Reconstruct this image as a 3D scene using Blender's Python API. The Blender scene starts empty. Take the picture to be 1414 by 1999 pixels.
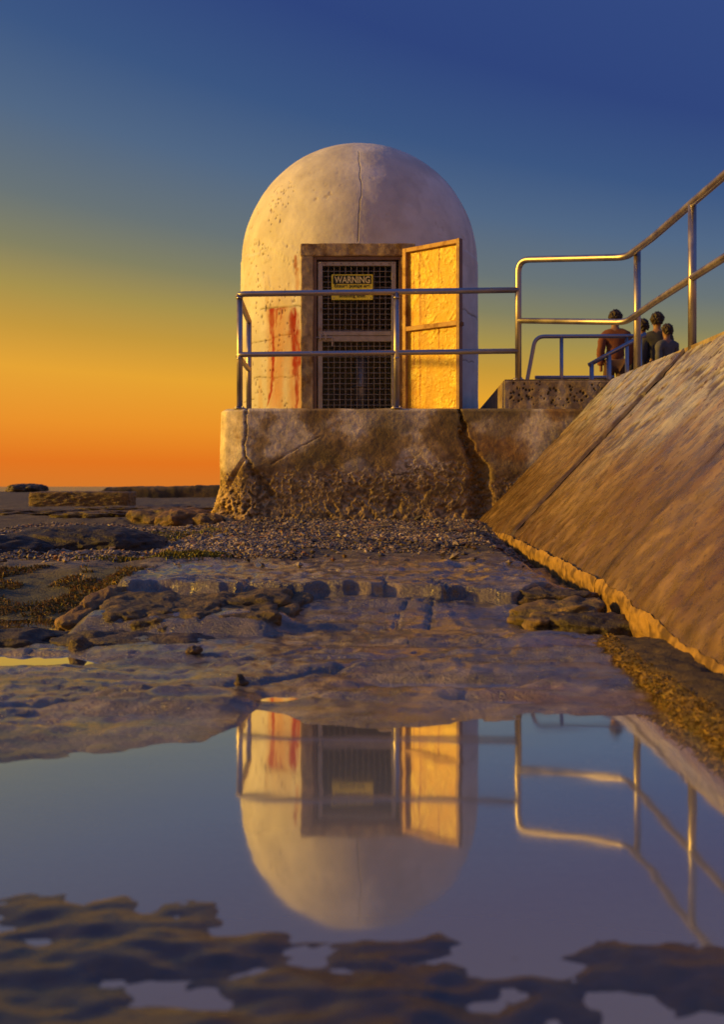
import bpy, bmesh, math, random
import numpy as np
from mathutils import Vector, Matrix, Euler

random.seed(7)
R_ = math.radians
scene = bpy.context.scene
col = scene.collection

# ------------------------------------------------------------------ camera
cam_d = bpy.data.cameras.new('camera')
cam = bpy.data.objects.new('camera', cam_d)
col.objects.link(cam)
cam.location = (0, 0, 0.58)
cam.rotation_euler = (R_(90), 0, 0)
cam_d.sensor_width = 36
cam_d.lens = 36.02
cam_d.shift_y = -0.0248
cam_d.clip_start = 0.05
cam_d.clip_end = 60000
cam_d.dof.use_dof = True
cam_d.dof.focus_distance = 5.8
cam_d.dof.aperture_fstop = 3.6
scene.camera = cam

# ------------------------------------------------------------------ sky and sun
SUN_AZ = -2.5          # degrees beyond straight left of the view
SUN_EL = 14.0
a_, e_ = R_(SUN_AZ), R_(SUN_EL)
to_sun = Vector((-math.cos(a_) * math.cos(e_), math.sin(a_) * math.cos(e_), math.sin(e_)))

world = bpy.data.worlds.new('World')
scene.world = world
world.use_nodes = True
wt = world.node_tree
wt.nodes.clear()


def wn(kind, **kw):
    n = wt.nodes.new(kind)
    for k, v in kw.items():
        setattr(n, k, v)
    return n


def wmath(op, a, b=None, clamp=False):
    n = wt.nodes.new('ShaderNodeMath')
    n.operation = op
    n.use_clamp = clamp
    for i, v in enumerate((a, b)):
        if v is None:
            continue
        if isinstance(v, (int, float)):
            n.inputs[i].default_value = v
        else:
            wt.links.new(v, n.inputs[i])
    return n.outputs[0]


def srgb(r, g, b):
    def f(c):
        c /= 255
        return c / 12.92 if c <= 0.04045 else ((c + 0.055) / 1.055) ** 2.4
    return (f(r), f(g), f(b), 1)


tc = wn('ShaderNodeTexCoord')
sep = wn('ShaderNodeSeparateXYZ')
wt.links.new(tc.outputs['Generated'], sep.inputs[0])
sx, sy, sz = sep.outputs
hor = wmath('SQRT', wmath('ADD', wmath('MULTIPLY', sx, sx), wmath('MULTIPLY', sy, sy)))
hor = wmath('MAXIMUM', hor, 1e-4)
cosaz = wmath('DIVIDE', wmath('ADD', wmath('MULTIPLY', sx, -math.cos(a_)), wmath('MULTIPLY', sy, math.sin(a_))), hor)
elev = wmath('MULTIPLY', wmath('ARCTAN2', sz, hor), 180 / math.pi)
width = wmath('ADD', wmath('MULTIPLY', cosaz, 0.65), 1.0)
eff = wmath('DIVIDE', elev, width)                 # the glow reaches higher towards the sun
ramp = wn('ShaderNodeValToRGB')
wt.links.new(wmath('DIVIDE', eff, 60.0, True), ramp.inputs[0])
stops = [(-1, (150, 80, 30)), (0.0, (212, 118, 38)), (1.2, (222, 112, 20)), (3.0, (228, 138, 18)), (5.4, (224, 156, 20)),
         (7.3, (190, 144, 34)), (9.0, (160, 137, 58)), (10.8, (124, 120, 84)), (13, (97, 106, 107)),
         (16.5, (72, 94, 124)), (20, (48, 76, 122)), (25, (34, 57, 117)), (35, (42, 65, 124)), (60, (62, 88, 142))]
el = ramp.color_ramp.elements
while len(el) > 1:
    el.remove(el[-1])
el[0].position = 0
el[0].color = srgb(*stops[1][1])
for p, c in stops[2:]:
    e = el.new(p / 60)
    e.color = srgb(*c)
nish = wn('ShaderNodeTexSky', sky_type='NISHITA', sun_disc=False)
nish.sun_elevation = R_(SUN_EL)
nish.sun_rotation = R_(-(90 - SUN_AZ))
nish.dust_density = 3.0
bg1 = wn('ShaderNodeBackground')
wt.links.new(ramp.outputs[0], bg1.inputs[0])
bg1.inputs[1].default_value = 0.75
bg2 = wn('ShaderNodeBackground')
wt.links.new(nish.outputs[0], bg2.inputs[0])
bg2.inputs[1].default_value = 0.008
addw = wn('ShaderNodeAddShader')
wt.links.new(bg1.outputs[0], addw.inputs[0])
wt.links.new(bg2.outputs[0], addw.inputs[1])
wo = wn('ShaderNodeOutputWorld')
wt.links.new(addw.outputs[0], wo.inputs[0])

sun_d = bpy.data.lights.new('sun', 'SUN')
sun_d.energy = 3.2
sun_d.angle = R_(3.0)
sun_d.color = (1.0, 0.52, 0.035)
sun = bpy.data.objects.new('sun', sun_d)
col.objects.link(sun)
sun.rotation_euler = (-to_sun).to_track_quat('-Z', 'Y').to_euler()
sun.location = (-20, 5, 10)

vs = scene.view_settings
vs.view_transform = 'Standard'
vs.look = 'None'
vs.exposure = 0.45
vs.gamma = 1.0
vs.use_curve_mapping = False

# ------------------------------------------------------------------ numpy noise


def _h(i, j, k, s):
    n = (i.astype(np.int64) * 374761393 + j.astype(np.int64) * 668265263 + k.astype(np.int64) * 2147483647 + s * 974711) & 0xFFFFFFFF
    n = ((n ^ (n >> 13)) * 1274126177) & 0xFFFFFFFF
    n = ((n ^ (n >> 16)) * 2246822519) & 0xFFFFFFFF
    n = n ^ (n >> 15)
    return (n & 0xFFFFFF) / float(0xFFFFFF) * 2 - 1


def vn(x, y, z=None, s=0):
    x = np.asarray(x, float)
    y = np.asarray(y, float)
    two = z is None
    xi, yi = np.floor(x), np.floor(y)
    u, v = x - xi, y - yi
    u = u * u * u * (u * (u * 6 - 15) + 10)
    v = v * v * v * (v * (v * 6 - 15) + 10)
    if two:
        zi = np.zeros_like(xi)
        a = _h(xi, yi, zi, s) * (1 - u) + _h(xi + 1, yi, zi, s) * u
        b = _h(xi, yi + 1, zi, s) * (1 - u) + _h(xi + 1, yi + 1, zi, s) * u
        return a * (1 - v) + b * v
    z = np.asarray(z, float)
    zi = np.floor(z)
    w = z - zi
    w = w * w * w * (w * (w * 6 - 15) + 10)
    r = 0
    for dz in (0, 1):
        a = _h(xi, yi, zi + dz, s) * (1 - u) + _h(xi + 1, yi, zi + dz, s) * u
        b = _h(xi, yi + 1, zi + dz, s) * (1 - u) + _h(xi + 1, yi + 1, zi + dz, s) * u
        r = r + (a * (1 - v) + b * v) * (w if dz else 1 - w)
    return r


def fbm(x, y, z=None, o=4, s=0, g=0.5):
    r, amp, tot = 0, 1.0, 0
    for i in range(o):
        f = 2.03 ** i
        x, y = x * .8 - y * .6, x * .6 + y * .8
        if z is not None:
            y, z = y * .8 - z * .6, y * .6 + z * .8
        r = r + amp * vn(x * f + 17.3 * i, y * f - 9.1 * i, None if z is None else z * f + 5.7 * i, s + i)
        tot += amp
        amp *= g
    return 1.45 * r / tot


def ss(a, b, x):
    t = np.clip((x - a) / (b - a), 0, 1)
    return t * t * (3 - 2 * t)


def lerp(a, b, t):
    return a + (b - a) * t


def mixc(c, d, t):
    return c + (np.asarray(d) - c) * t[..., None]


def seg_dist(px, py, pts):
    """distance of (px, py) to a polyline and the place along it (0 to 1)"""
    best = np.full(np.shape(px), 1e9)
    along = np.zeros(np.shape(px))
    n = len(pts) - 1
    for i in range(n):
        ax, ay = pts[i]
        bx, by = pts[i + 1]
        L = (bx - ax) ** 2 + (by - ay) ** 2
        t = np.clip(((px - ax) * (bx - ax) + (py - ay) * (by - ay)) / L, 0, 1)
        d = np.hypot(px - ax - t * (bx - ax), py - ay - t * (by - ay))
        m = d < best
        best = np.where(m, d, best)
        along = np.where(m, (i + t) / n, along)
    return best, along


# ------------------------------------------------------------------ mesh helpers
def props(o, label=None, cat=None, group=None, kind=None):
    for k, v in (('label', label), ('category', cat), ('group', group), ('kind', kind)):
        if v:
            o[k] = v
    return o


def empty(name, loc=(0, 0, 0), rz=0.0, **kw):
    o = bpy.data.objects.new(name, None)
    col.objects.link(o)
    o.location = loc
    o.rotation_euler = (0, 0, rz)
    o.empty_display_size = 0.1
    return props(o, **kw)


def link(name, me, mat, parent=None, **kw):
    o = bpy.data.objects.new(name, me)
    col.objects.link(o)
    if mat is not None:
        for m in (mat if isinstance(mat, (list, tuple)) else [mat]):
            me.materials.append(m)
    if parent is not None:
        o.parent = parent
    return props(o, **kw)


def np_mesh(name, V, Fq, smooth=True, attrs=None):
    """V (n,3), Fq (m,k) with equal k"""
    V = np.asarray(V, np.float32)
    Fq = np.asarray(Fq, np.int32)
    me = bpy.data.meshes.new(name)
    k = Fq.shape[1]
    me.vertices.add(len(V))
    me.vertices.foreach_set('co', V.ravel())
    me.loops.add(Fq.size)
    me.loops.foreach_set('vertex_index', Fq.ravel())
    me.polygons.add(len(Fq))
    me.polygons.foreach_set('loop_start', np.arange(0, Fq.size, k, dtype=np.int32))
    me.polygons.foreach_set('use_smooth', np.full(len(Fq), smooth))
    me.update(calc_edges=True)
    for an, arr in (attrs or {}).items():
        arr = np.asarray(arr, np.float32)
        if arr.ndim == 2:
            at = me.attributes.new(an, 'FLOAT_COLOR', 'POINT')
            a4 = np.ones((len(V), 4), np.float32)
            a4[:, :3] = arr[:, :3]
            at.data.foreach_set('color', a4.ravel())
        else:
            at = me.attributes.new(an, 'FLOAT', 'POINT')
            at.data.foreach_set('value', arr)
    return me


def grid_faces(ny, nx, wrap=False):
    i = np.arange(ny - 1)[:, None]
    j = np.arange(nx if wrap else nx - 1)[None, :]
    j2 = (j + 1) % nx
    return np.stack([i * nx + j, i * nx + j2, (i + 1) * nx + j2, (i + 1) * nx + j], -1).reshape(-1, 4)


def grid_mesh(name, P, attrs=None, keep=None, flip=False, smooth=True, wrap=False):
    ny, nx = P.shape[:2]
    Fq = grid_faces(ny, nx, wrap)
    if keep is not None:
        Fq = Fq[keep.reshape(-1)]
    if flip:
        Fq = Fq[:, ::-1]
    at = {k: (v.reshape(-1, 3) if v.ndim == 3 else v.reshape(-1)) for k, v in (attrs or {}).items()}
    return np_mesh(name, P.reshape(-1, 3), Fq, smooth, at)


class MB:
    def __init__(s):
        s.v, s.f = [], []

    def add(s, vs_, fs_):
        b = len(s.v)
        s.v += [tuple(p) for p in vs_]
        s.f += [tuple(b + i for i in f) for f in fs_]
        return s

    def box(s, lo, hi):
        x0, y0, z0 = lo
        x1, y1, z1 = hi
        return s.add([(x0, y0, z0), (x1, y0, z0), (x1, y1, z0), (x0, y1, z0), (x0, y0, z1), (x1, y0, z1), (x1, y1, z1), (x0, y1, z1)],
                     [(0, 3, 2, 1), (4, 5, 6, 7), (0, 1, 5, 4), (1, 2, 6, 5), (2, 3, 7, 6), (3, 0, 4, 7)])

    def tube(s, pts, r, seg=14, cap=True):
        pts = [Vector(p) for p in pts]
        n = len(pts)
        tang = []
        for i in range(n):
            a = pts[max(i - 1, 0)]
            b = pts[min(i + 1, n - 1)]
            tang.append((b - a).normalized())
        ref = Vector((0, 0, 1)) if abs(tang[0].z) < 0.9 else Vector((1, 0, 0))
        u = tang[0].cross(ref).normalized()
        rings = []
        for i in range(n):
            t = tang[i]
            u = (u - t * u.dot(t)).normalized()
            w = t.cross(u)
            rr = r[i] if isinstance(r, (list, tuple)) else r
            rings.append([pts[i] + (u * math.cos(2 * math.pi * k / seg) + w * math.sin(2 * math.pi * k / seg)) * rr for k in range(seg)])
        vs_ = [p for ring in rings for p in ring]
        fs_ = []
        for i in range(n - 1):
            for k in range(seg):
                k2 = (k + 1) % seg
                fs_.append((i * seg + k, i * seg + k2, (i + 1) * seg + k2, (i + 1) * seg + k))
        if cap:
            fs_.append(tuple(range(seg - 1, -1, -1)))
            fs_.append(tuple((n - 1) * seg + k for k in range(seg)))
        return s.add(vs_, fs_)

    def prism(s, poly, z0, z1):
        n = len(poly)
        vs_ = [(x, y, z0) for x, y in poly] + [(x, y, z1) for x, y in poly]
        fs_ = [tuple(range(n - 1, -1, -1)), tuple(range(n, 2 * n))]
        fs_ += [(i, (i + 1) % n, n + (i + 1) % n, n + i) for i in range(n)]
        return s.add(vs_, fs_)

    def build(s, name, mat, parent=None, smooth=False, bevel=0.0, **kw):
        me = bpy.data.meshes.new(name)
        me.from_pydata(s.v, [], s.f)
        me.update()
        if smooth:
            me.polygons.foreach_set('use_smooth', [len(p.vertices) <= 4 for p in me.polygons])
        o = link(name, me, mat, parent, **kw)
        if bevel:
            b = o.modifiers.new('bevel', 'BEVEL')
            b.width = bevel
            b.segments = 2
            b.limit_method = 'ANGLE'
        return o


def bend(a, b, c, r, n=7):
    """round corner at b between a and c"""
    a, b, c = Vector(a), Vector(b), Vector(c)
    d1, d2 = (a - b).normalized(), (c - b).normalized()
    p1, p2 = b + d1 * r, b + d2 * r
    return [((1 - t) ** 2) * p1 + 2 * t * (1 - t) * b + t * t * p2 for t in [i / n for i in range(n + 1)]]


# ------------------------------------------------------------------ materials
def mat(name, c=None, rough=0.7, metal=0.0, attr=None, var=0.25, nscale=6.0, bump=0.15, bscale=80.0, bdist=0.01,
        stretch=None, ratt=None, batt=None, catt=None, rvar=0.15, spec=0.5, coat=0.0, c2=None, c2scale=3.0, c2cut=(0.5, 0.65), bdetail=6.0):
    m = bpy.data.materials.new(name)
    m.use_nodes = True
    nt = m.node_tree
    N, L = nt.nodes, nt.links
    b = N['Principled BSDF']
    t = N.new('ShaderNodeTexCoord').outputs['Object']
    if stretch:
        mp = N.new('ShaderNodeMapping')
        mp.inputs['Scale'].default_value = stretch
        L.new(t, mp.inputs[0])
        t = mp.outputs[0]

    def noise(sc, det=5.0, ro=0.6):
        n = N.new('ShaderNodeTexNoise')
        n.inputs['Scale'].default_value = sc
        n.inputs['Detail'].default_value = det
        n.inputs['Roughness'].default_value = ro
        L.new(t, n.inputs['Vector'])
        return n.outputs[0]

    def mrange(v, a, b_, c_, d):
        n = N.new('ShaderNodeMapRange')
        for i, q in enumerate((a, b_, c_, d)):
            n.inputs[i + 1].default_value = q
        L.new(v, n.inputs[0])
        return n.outputs[0]

    if attr:
        an = N.new('ShaderNodeAttribute')
        an.attribute_name = attr
        base = an.outputs['Color']
    else:
        rgb = N.new('ShaderNodeRGB')
        rgb.outputs[0].default_value = (*c, 1)
        base = rgb.outputs[0]
    if c2:
        mx = N.new('ShaderNodeMix')
        mx.data_type = 'RGBA'
        L.new(mrange(noise(c2scale, 6), c2cut[0], c2cut[1], 0, 1), mx.inputs[0])
        L.new(base, mx.inputs[6])
        mx.inputs[7].default_value = (*c2, 1)
        base = mx.outputs[2]
    nz = noise(nscale)
    f = mrange(nz, 0.3, 0.7, 1 - var, 1 + var)
    vm = N.new('ShaderNodeVectorMath')
    vm.operation = 'SCALE'
    L.new(base, vm.inputs[0])
    L.new(f, vm.inputs['Scale'])
    L.new(vm.outputs[0], b.inputs['Base Color'])
    if ratt:
        ra = N.new('ShaderNodeAttribute')
        ra.attribute_name = ratt
        ad = N.new('ShaderNodeMath')
        ad.operation = 'ADD'
        ad.use_clamp = True
        L.new(ra.outputs['Fac'], ad.inputs[0])
        L.new(mrange(noise(nscale * 3), 0.3, 0.7, -rvar, rvar), ad.inputs[1])
        L.new(ad.outputs[0], b.inputs['Roughness'])
    else:
        L.new(mrange(nz, 0.3, 0.7, max(rough - rvar, 0.02), min(rough + rvar, 1)), b.inputs['Roughness'])
    b.inputs['Metallic'].default_value = metal
    b.inputs['Specular IOR Level'].default_value = spec
    b.inputs['Coat Weight'].default_value = coat
    b.inputs['Coat Roughness'].default_value = 0.15
    b.inputs['Coat IOR'].default_value = 1.7
    if catt:
        ca = N.new('ShaderNodeAttribute')
        ca.attribute_name = catt
        L.new(ca.outputs['Fac'], b.inputs['Coat Weight'])
    if bump:
        bp = N.new('ShaderNodeBump')
        bp.inputs['Strength'].default_value = bump
        bp.inputs['Distance'].default_value = bdist
        if batt:
            ba = N.new('ShaderNodeAttribute')
            ba.attribute_name = batt
            L.new(ba.outputs['Fac'], bp.inputs['Strength'])
        L.new(noise(bscale, bdetail, 0.65), bp.inputs['Height'])
        L.new(bp.outputs[0], b.inputs['Normal'])
        if catt:
            bq = N.new('ShaderNodeBump')
            bq.inputs['Strength'].default_value = 0.10
            bq.inputs['Distance'].default_value = bdist
            L.new(bp.inputs['Height'].links[0].from_socket, bq.inputs['Height'])
            L.new(bq.outputs[0], b.inputs['Coat Normal'])
    return m


M = {}
M['ground'] = mat('wet_rock', attr='Col', ratt='wet', batt='relief', catt='sheen', var=0.4, nscale=22, bump=1.0, bscale=75, bdist=0.022, rvar=0.1, bdetail=9, spec=0.8, coat=0.9)
M['rock'] = mat('rock', attr='Col', rough=0.55, var=0.45, nscale=11, bump=1.0, bscale=38, bdist=0.022, bdetail=8)
M['gravel'] = mat('gravel', attr='Col', rough=0.55, var=0.3, nscale=30, bump=0)
M['dome'] = mat('render_white', attr='Col', rough=0.75, var=0.12, nscale=4, bump=0.35, bscale=45, bdist=0.006)
M['platform'] = mat('old_concrete', attr='Col', rough=0.85, var=0.35, nscale=12, bump=0.6, bscale=60, bdist=0.012)
M['slab'] = mat('seawall_concrete', attr='Col', rough=0.28, var=0.4, nscale=9, bump=0.5, bscale=34, bdist=0.009, spec=0.5, c2=(.085, .055, .035), c2scale=21, c2cut=(.59, .66), bdetail=8)
M['toe'] = mat('toe_concrete', attr='Col', rough=0.85, var=0.35, nscale=14, bump=0.7, bscale=50, bdist=0.015)
M['conc'] = mat('concrete', (0.34, 0.29, 0.23), 0.85, var=0.3, nscale=7, bump=0.5, bscale=40, c2=(0.2, 0.15, 0.1), c2scale=3)
M['frame_conc'] = mat('surround_concrete', (0.46, 0.36, 0.20), 0.85, var=0.35, nscale=9, bump=0.6, bscale=50, c2=(0.2, 0.12, 0.05), c2scale=5)
M['steel'] = mat('stainless', (0.44, 0.42, 0.47), 0.44, 1.0, var=0.12, nscale=5, bump=0.05, bscale=120, rvar=0.1, c2=(.32, .24, .2), c2scale=6, c2cut=(.6, .8))
M['galv'] = mat('galvanised', (0.42, 0.40, 0.36), 0.5, 0.6, var=0.25, nscale=14, bump=0.15, bscale=90, c2=(0.22, 0.1, 0.04), c2scale=9, c2cut=(0.6, 0.75))
M['darksteel'] = mat('dark_steel', (0.2, 0.13, 0.09), 0.6, 0.3, var=0.3, nscale=14, bump=0.25, bscale=90)
M['doorpaint'] = mat('door_panel', attr='Col', rough=0.36, var=0.2, nscale=12, bump=0.6, bscale=70, bdist=0.006)
M['yellow'] = mat('sign_yellow', (1.0, 0.90, 0.06), 0.45, var=0.06, bump=0.03)
M['signdark'] = mat('sign_header', (0.012, 0.025, 0.008), 0.45, var=0.1, bump=0.03)
M['lettery'] = mat('letter_yellow', (0.85, 0.78, 0.35), 0.5, var=0.03, bump=0)
M['letterk'] = mat('letter_black', (0.02, 0.02, 0.012), 0.5, var=0.05, bump=0)
M['pipe'] = mat('pipe', (0.4, 0.42, 0.45), 0.4, 0.5, var=0.2, bump=0.05)
M['weed'] = mat('weed', attr='Col', rough=0.6, var=0.3, nscale=20, bump=0)
M['skin'] = mat('skin', (0.28, 0.16, 0.11), 0.55, var=0.08, bump=0.05)
M['hair'] = mat('hair', (0.03, 0.02, 0.015), 0.6, var=0.3, nscale=60, bump=0.4, bscale=150)


def cloth(name, c):
    return mat(name, c, 0.9, var=0.2, nscale=14, bump=0.3, bscale=120)


def water_mat(name, ior, tint, rough, bump, bscale, stretch=(1, 1, 1), painted_haze=(0.48, 0.53, 0.62)):
    m = bpy.data.materials.new(name)
    m.use_nodes = True
    nt = m.node_tree
    N, L = nt.nodes, nt.links
    N.clear()
    out = N.new('ShaderNodeOutputMaterial')
    tcn = N.new('ShaderNodeTexCoord')
    mp = N.new('ShaderNodeMapping')
    mp.inputs['Scale'].default_value = stretch
    L.new(tcn.outputs['Object'], mp.inputs[0])
    nz = N.new('ShaderNodeTexNoise')
    nz.inputs['Scale'].default_value = bscale
    nz.inputs['Detail'].default_value = 2
    L.new(mp.outputs[0], nz.inputs['Vector'])
    bp = N.new('ShaderNodeBump')
    bp.inputs['Strength'].default_value = bump
    bp.inputs['Distance'].default_value = 0.01
    L.new(nz.outputs[0], bp.inputs['Height'])
    fr = N.new('ShaderNodeFresnel')
    fr.inputs['IOR'].default_value = ior
    L.new(bp.outputs[0], fr.inputs['Normal'])
    tr0 = N.new('ShaderNodeBsdfTransparent')
    tr0.inputs[0].default_value = (*tint, 1)
    df = N.new('ShaderNodeBsdfDiffuse')
    df.inputs[0].default_value = (*painted_haze, 1)  # pale diffuse put in as haze, to lighten the pool's reflection
    tr = N.new('ShaderNodeMixShader')
    tr.inputs[0].default_value = 0.5
    L.new(tr0.outputs[0], tr.inputs[1])
    L.new(df.outputs[0], tr.inputs[2])
    gl = N.new('ShaderNodeBsdfGlossy')
    gl.inputs['Roughness'].default_value = rough
    gl.inputs['Color'].default_value = (1, 1, 1, 1)
    L.new(bp.outputs[0], gl.inputs['Normal'])
    mx = N.new('ShaderNodeMixShader')
    gain = N.new('ShaderNodeMath')
    gain.operation = 'MULTIPLY'
    gain.use_clamp = True
    gain.inputs[1].default_value = 3.0
    L.new(fr.outputs[0], gain.inputs[0])
    L.new(gain.outputs[0], mx.inputs[0])
    L.new(tr.outputs[0], mx.inputs[1])
    L.new(gl.outputs[0], mx.inputs[2])
    L.new(mx.outputs[0], out.inputs['Surface'])
    return m


M['water'] = water_mat('pool_water', 1.33, (0.75, 0.72, 0.68), 0.042, 0.04, 4.0)
M['sea'] = mat('sea_water', (0.05, 0.07, 0.09), 0.25, var=0.2, nscale=0.05, bump=0.6, bscale=0.4, bdist=0.3)


# ------------------------------------------------------------------ the ground
def ground_z(X, Y):
    n_a = fbm(X * 1.1, Y * 1.1, o=3, s=3)
    n_b = fbm(X * 4.2, Y * 6.0, o=4, s=9)
    n_c = fbm(X * 17, Y * 26, o=3, s=15)
    # shoreline of the near pool
    Ys = np.interp(X, [-4, -.95, -.76, -.565, -.36, -.30, -.276, -.2, -.134, .05, .24, .64, 1.0],
                   [1.8, 2.05, 2.15, 2.23, 2.34, 2.50, 2.66, 2.62, 2.50, 2.45, 2.52, 2.60, 2.62])
    d = Y - Ys
    pool = np.maximum(-0.05, d * 0.11)
    rimz = 0.014 * (1 - np.exp(-np.maximum(d, 0) / 0.22)) + 0.010 * np.maximum(d, 0)
    z = np.where(d < 0, pool, rimz)
    near = ss(2.0, 1.02, Y - 0.14 * ss(-0.1, -0.45, X) + 0.10 * n_a)
    z = z + near * (0.0565 + 0.011 * n_b + .003 * n_c)
    amp = ss(-0.25, 0.25, d)
    z = z + amp * (0.005 * n_b + 0.0032 * n_c) + (1 - amp) * 0.0012 * n_c
    # shallow films of water and grooves on the flat
    for (cx, cy, rx, ry, dep) in ((.17, 2.95, .17, .07, .028), (.0, 3.12, .2, .05, .022), (-.2, 2.8, .1, .05, .016), (.36, 2.75, .14, .04, .02),
                                  (-1.14, 3.38, .24, .11, .085), (-1.5, 3.40, .35, .12, .085), (.45, 3.0, .2, .04, .018), (.1, 3.35, .3, .035, .018)):
        q = ((X - cx) / rx) ** 2 + ((Y - cy) / ry) ** 2
        z = z - dep * np.exp(-q ** 1.5)
    z = z - 0.022 * ss(-.85, -1.0, X) * ss(3.42, 3.5, Y) * ss(3.95, 3.8, Y)
    wob = 0.03 * vn(X * 5, Y * 5, s=31)
    for pts, w, dep in (([(-.85, 2.66), (-.5, 2.82), (-.28, 2.98), (.04, 3.28)], .018, .016), ([(.2, 3.24), (.42, 3.22), (.62, 3.25)], .016, .016),
                        ([(-1.2, 2.5), (-.7, 2.75)], .02, .012), ([(.05, 3.7), (.3, 3.62), (.5, 3.72)], .014, .012), ([(-.6, 3.1), (-.3, 3.35), (-.1, 3.62)], .014, .012),
                        ([(.22, 4.5), (.14, 4.2), (.12, 3.98)], .005, .012), ([(.33, 4.6), (.29, 4.3), (.24, 3.98)], .006, .02)):
        ds, _ = seg_dist(X + wob, Y + wob * 0.5, pts)
        z = z - dep * np.exp(-(ds / w) ** 2) * ss(1.9, 2.4, Y)
    # flaky layers and grit
    ly = fbm(X * 1.3 + .3 * n_b, Y * 3.4, o=3, s=35) * 4.5
    fl = np.floor(ly)
    lay = fl + ss(.0, .16, ly - fl)
    z = z + ss(.05, .35, d) * ss(6.4, 5.6, Y) * (.0065 * lay / 1.5 + .0032 * fbm(X * 30, Y * 15, o=3, s=37))
    # first rise
    ya = 3.92 + 0.07 * vn(X * 3.1, Y * 0 + 2, s=41) - 0.08 * ss(-.25, -.4, X)
    sharp = lerp(0.62, 0.14, ss(-.22, -.36, X))
    r1 = ss(0, 1, (Y - ya) / sharp)
    z = z + r1 * (0.05 + 0.009 * fbm(X * 6, Y * 5, o=3, s=44))
    # second rise, a row of blocks split by cracks
    yb = 4.56 + 0.10 * vn(X * 1.9, Y * 0 + 1, s=51) + 0.05 * vn(X * 6.3, Y * 0 + 1, s=52) + 0.018 * vn(X * 23, Y * 0 + 1, s=53)
    r2 = ss(0, 1, (Y - yb) / 0.03)
    z = z + r2 * (0.056 + 0.006 * vn(X * 4, Y * 4, s=54))
    for cx in (-.52, .10, .36):
        q = np.abs(X - cx - 0.25 * (Y - 4.6) * math.sin(cx * 30) - 0.012 * vn(Y * 14, Y * 0, s=int(cx * 100) + 300))
        z = z - 0.04 * np.exp(-(q / 0.007) ** 2) * ss(4.4, 4.55, Y) * ss(5.1, 4.62, Y)
    z = z + ss(4.7, 9.6, Y) * 0.055
    z = z + ss(4.62, 4.8, Y) * (0.0045 * n_b + 0.003 * n_c)
    # notch in the ledge beside the seawall
    nt_ = np.exp(-(((X - .86) / .22) ** 2 + ((Y - 4.15) / .3) ** 2) ** 2)
    z = z - 0.045 * nt_
    z = z - 0.09 * ss(.84, 1.0, X + .03 * n_b) * ss(3.6, 4.3, Y) * ss(9.5, 7.0, Y)
    # channel on the left with its weedy bank
    lf = ss(-1.08, -1.24, X + 0.05 * n_b + 0.04 * (Y - 4.4))
    bank = -0.06 + ss(4.25, 5.5, Y) * 0.21 + 0.02 * n_b
    z = np.where(Y > 3.75, lerp(z, np.minimum(bank, z), lf * ss(3.8, 3.95, Y)), z)
    # left shelves beyond the gravel
    lm = ss(-.9, -1.7, X) * ss(7.0, 8.4, Y)
    prof = np.interp(Y, [7, 9, 12, 16, 20, 27, 31, 34, 80], [.17, .205, .25, .29, .31, .42, .43, -1.6, -2.2])
    tn = fbm(X * 0.55, Y * 0.9, o=4, s=61)
    ter = np.round(tn * 3.5) / 3.5 * 0.7 + tn * 0.3
    shelf = prof + ter * 0.05 * ss(8, 10, Y) * ss(30, 26, Y) + 0.012 * n_b
    z = lerp(z, shelf, lm)
    z = np.where((Y > 10.5) & (X > -1.3), np.interp(Y, [10.5, 27, 31, 34, 80], [.2, .3, .3, -1.6, -2.2]), z)
    return z


def axis(pieces):
    out = [pieces[0][0]]
    for a, b, s0, s1 in pieces:
        x = a
        while x < b - 1e-6:
            t = (x - a) / (b - a)
            x = x + lerp(s0, s1, t)
            out.append(min(x, b))
    return np.array(sorted(set(np.round(out, 5))))


gx = axis([(-90, -14, 12, 1.2), (-14, -2.5, .5, .028), (-2.5, 1.16, .0125, .0125), (1.16, 3, .1, .4), (3, 40, .6, 8)])
gy = axis([(-8, .8, .5, .02), (.8, 4.4, .0085, .02), (4.36, 4.78, .008, .008), (4.75, 10.4, .022, .05), (10.4, 32, .055, .3), (32, 80, .4, 8)])
GX, GY = np.meshgrid(gx, gy)
GZ = ground_z(GX, GY)
n1 = fbm(GX * 2.3, GY * 2.9, o=4, s=71)
n2 = fbm(GX * 9, GY * 12, o=4, s=72)
gc = np.zeros(GX.shape + (3,)) + np.array([0.19, 0.165, 0.15])
gc = mixc(gc, [0.34, 0.27, 0.19], ss(-.05, .4, n1))
gc = mixc(gc, [0.075, 0.062, 0.056], ss(.05, .4, fbm(GX * 4.5, GY * 9, o=4, s=79)) * ss(2.2, 2.6, GY) * .75)
gc = mixc(gc, [0.085, 0.072, 0.068], ss(.1, .6, n2) * .8)
gc = mixc(gc, [0.20, 0.095, 0.035], ss(.15, .5, fbm(GX * 3, GY * 5, o=3, s=75)) * ss(4.1, 3.4, GY) * ss(-.5, .1, GX) * .6)
gc = mixc(gc, [0.10, 0.075, 0.04], ss(3.7, 3.95, GY) * ss(4.55, 4.2, GY) * .6)
gc = mixc(gc, [0.085, 0.07, 0.05], ss(6.0, 6.6, GY) * .8)
gc = mixc(gc, [0.075, 0.075, 0.012], ss(-1.05, -1.3, GX) * ss(4.0, 4.4, GY) * ss(5.7, 5.2, GY) * .9)
gc = mixc(gc, [0.06, 0.075, 0.015], np.exp(-(((GX + 1.45) / .42) ** 2 + ((GY - 8.3) / .9) ** 2)) * .9)
gc = mixc(gc, [0.02, 0.017, 0.016], ss(2.5, 2.0, GY) * .97)
ck = np.exp(-(vn(GX * 3.1 + .4 * n2, GY * 4.3, s=81) / .035) ** 2) * ss(-.1, .3, vn(GX * 1.5, GY * 2.2, s=82))
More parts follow.
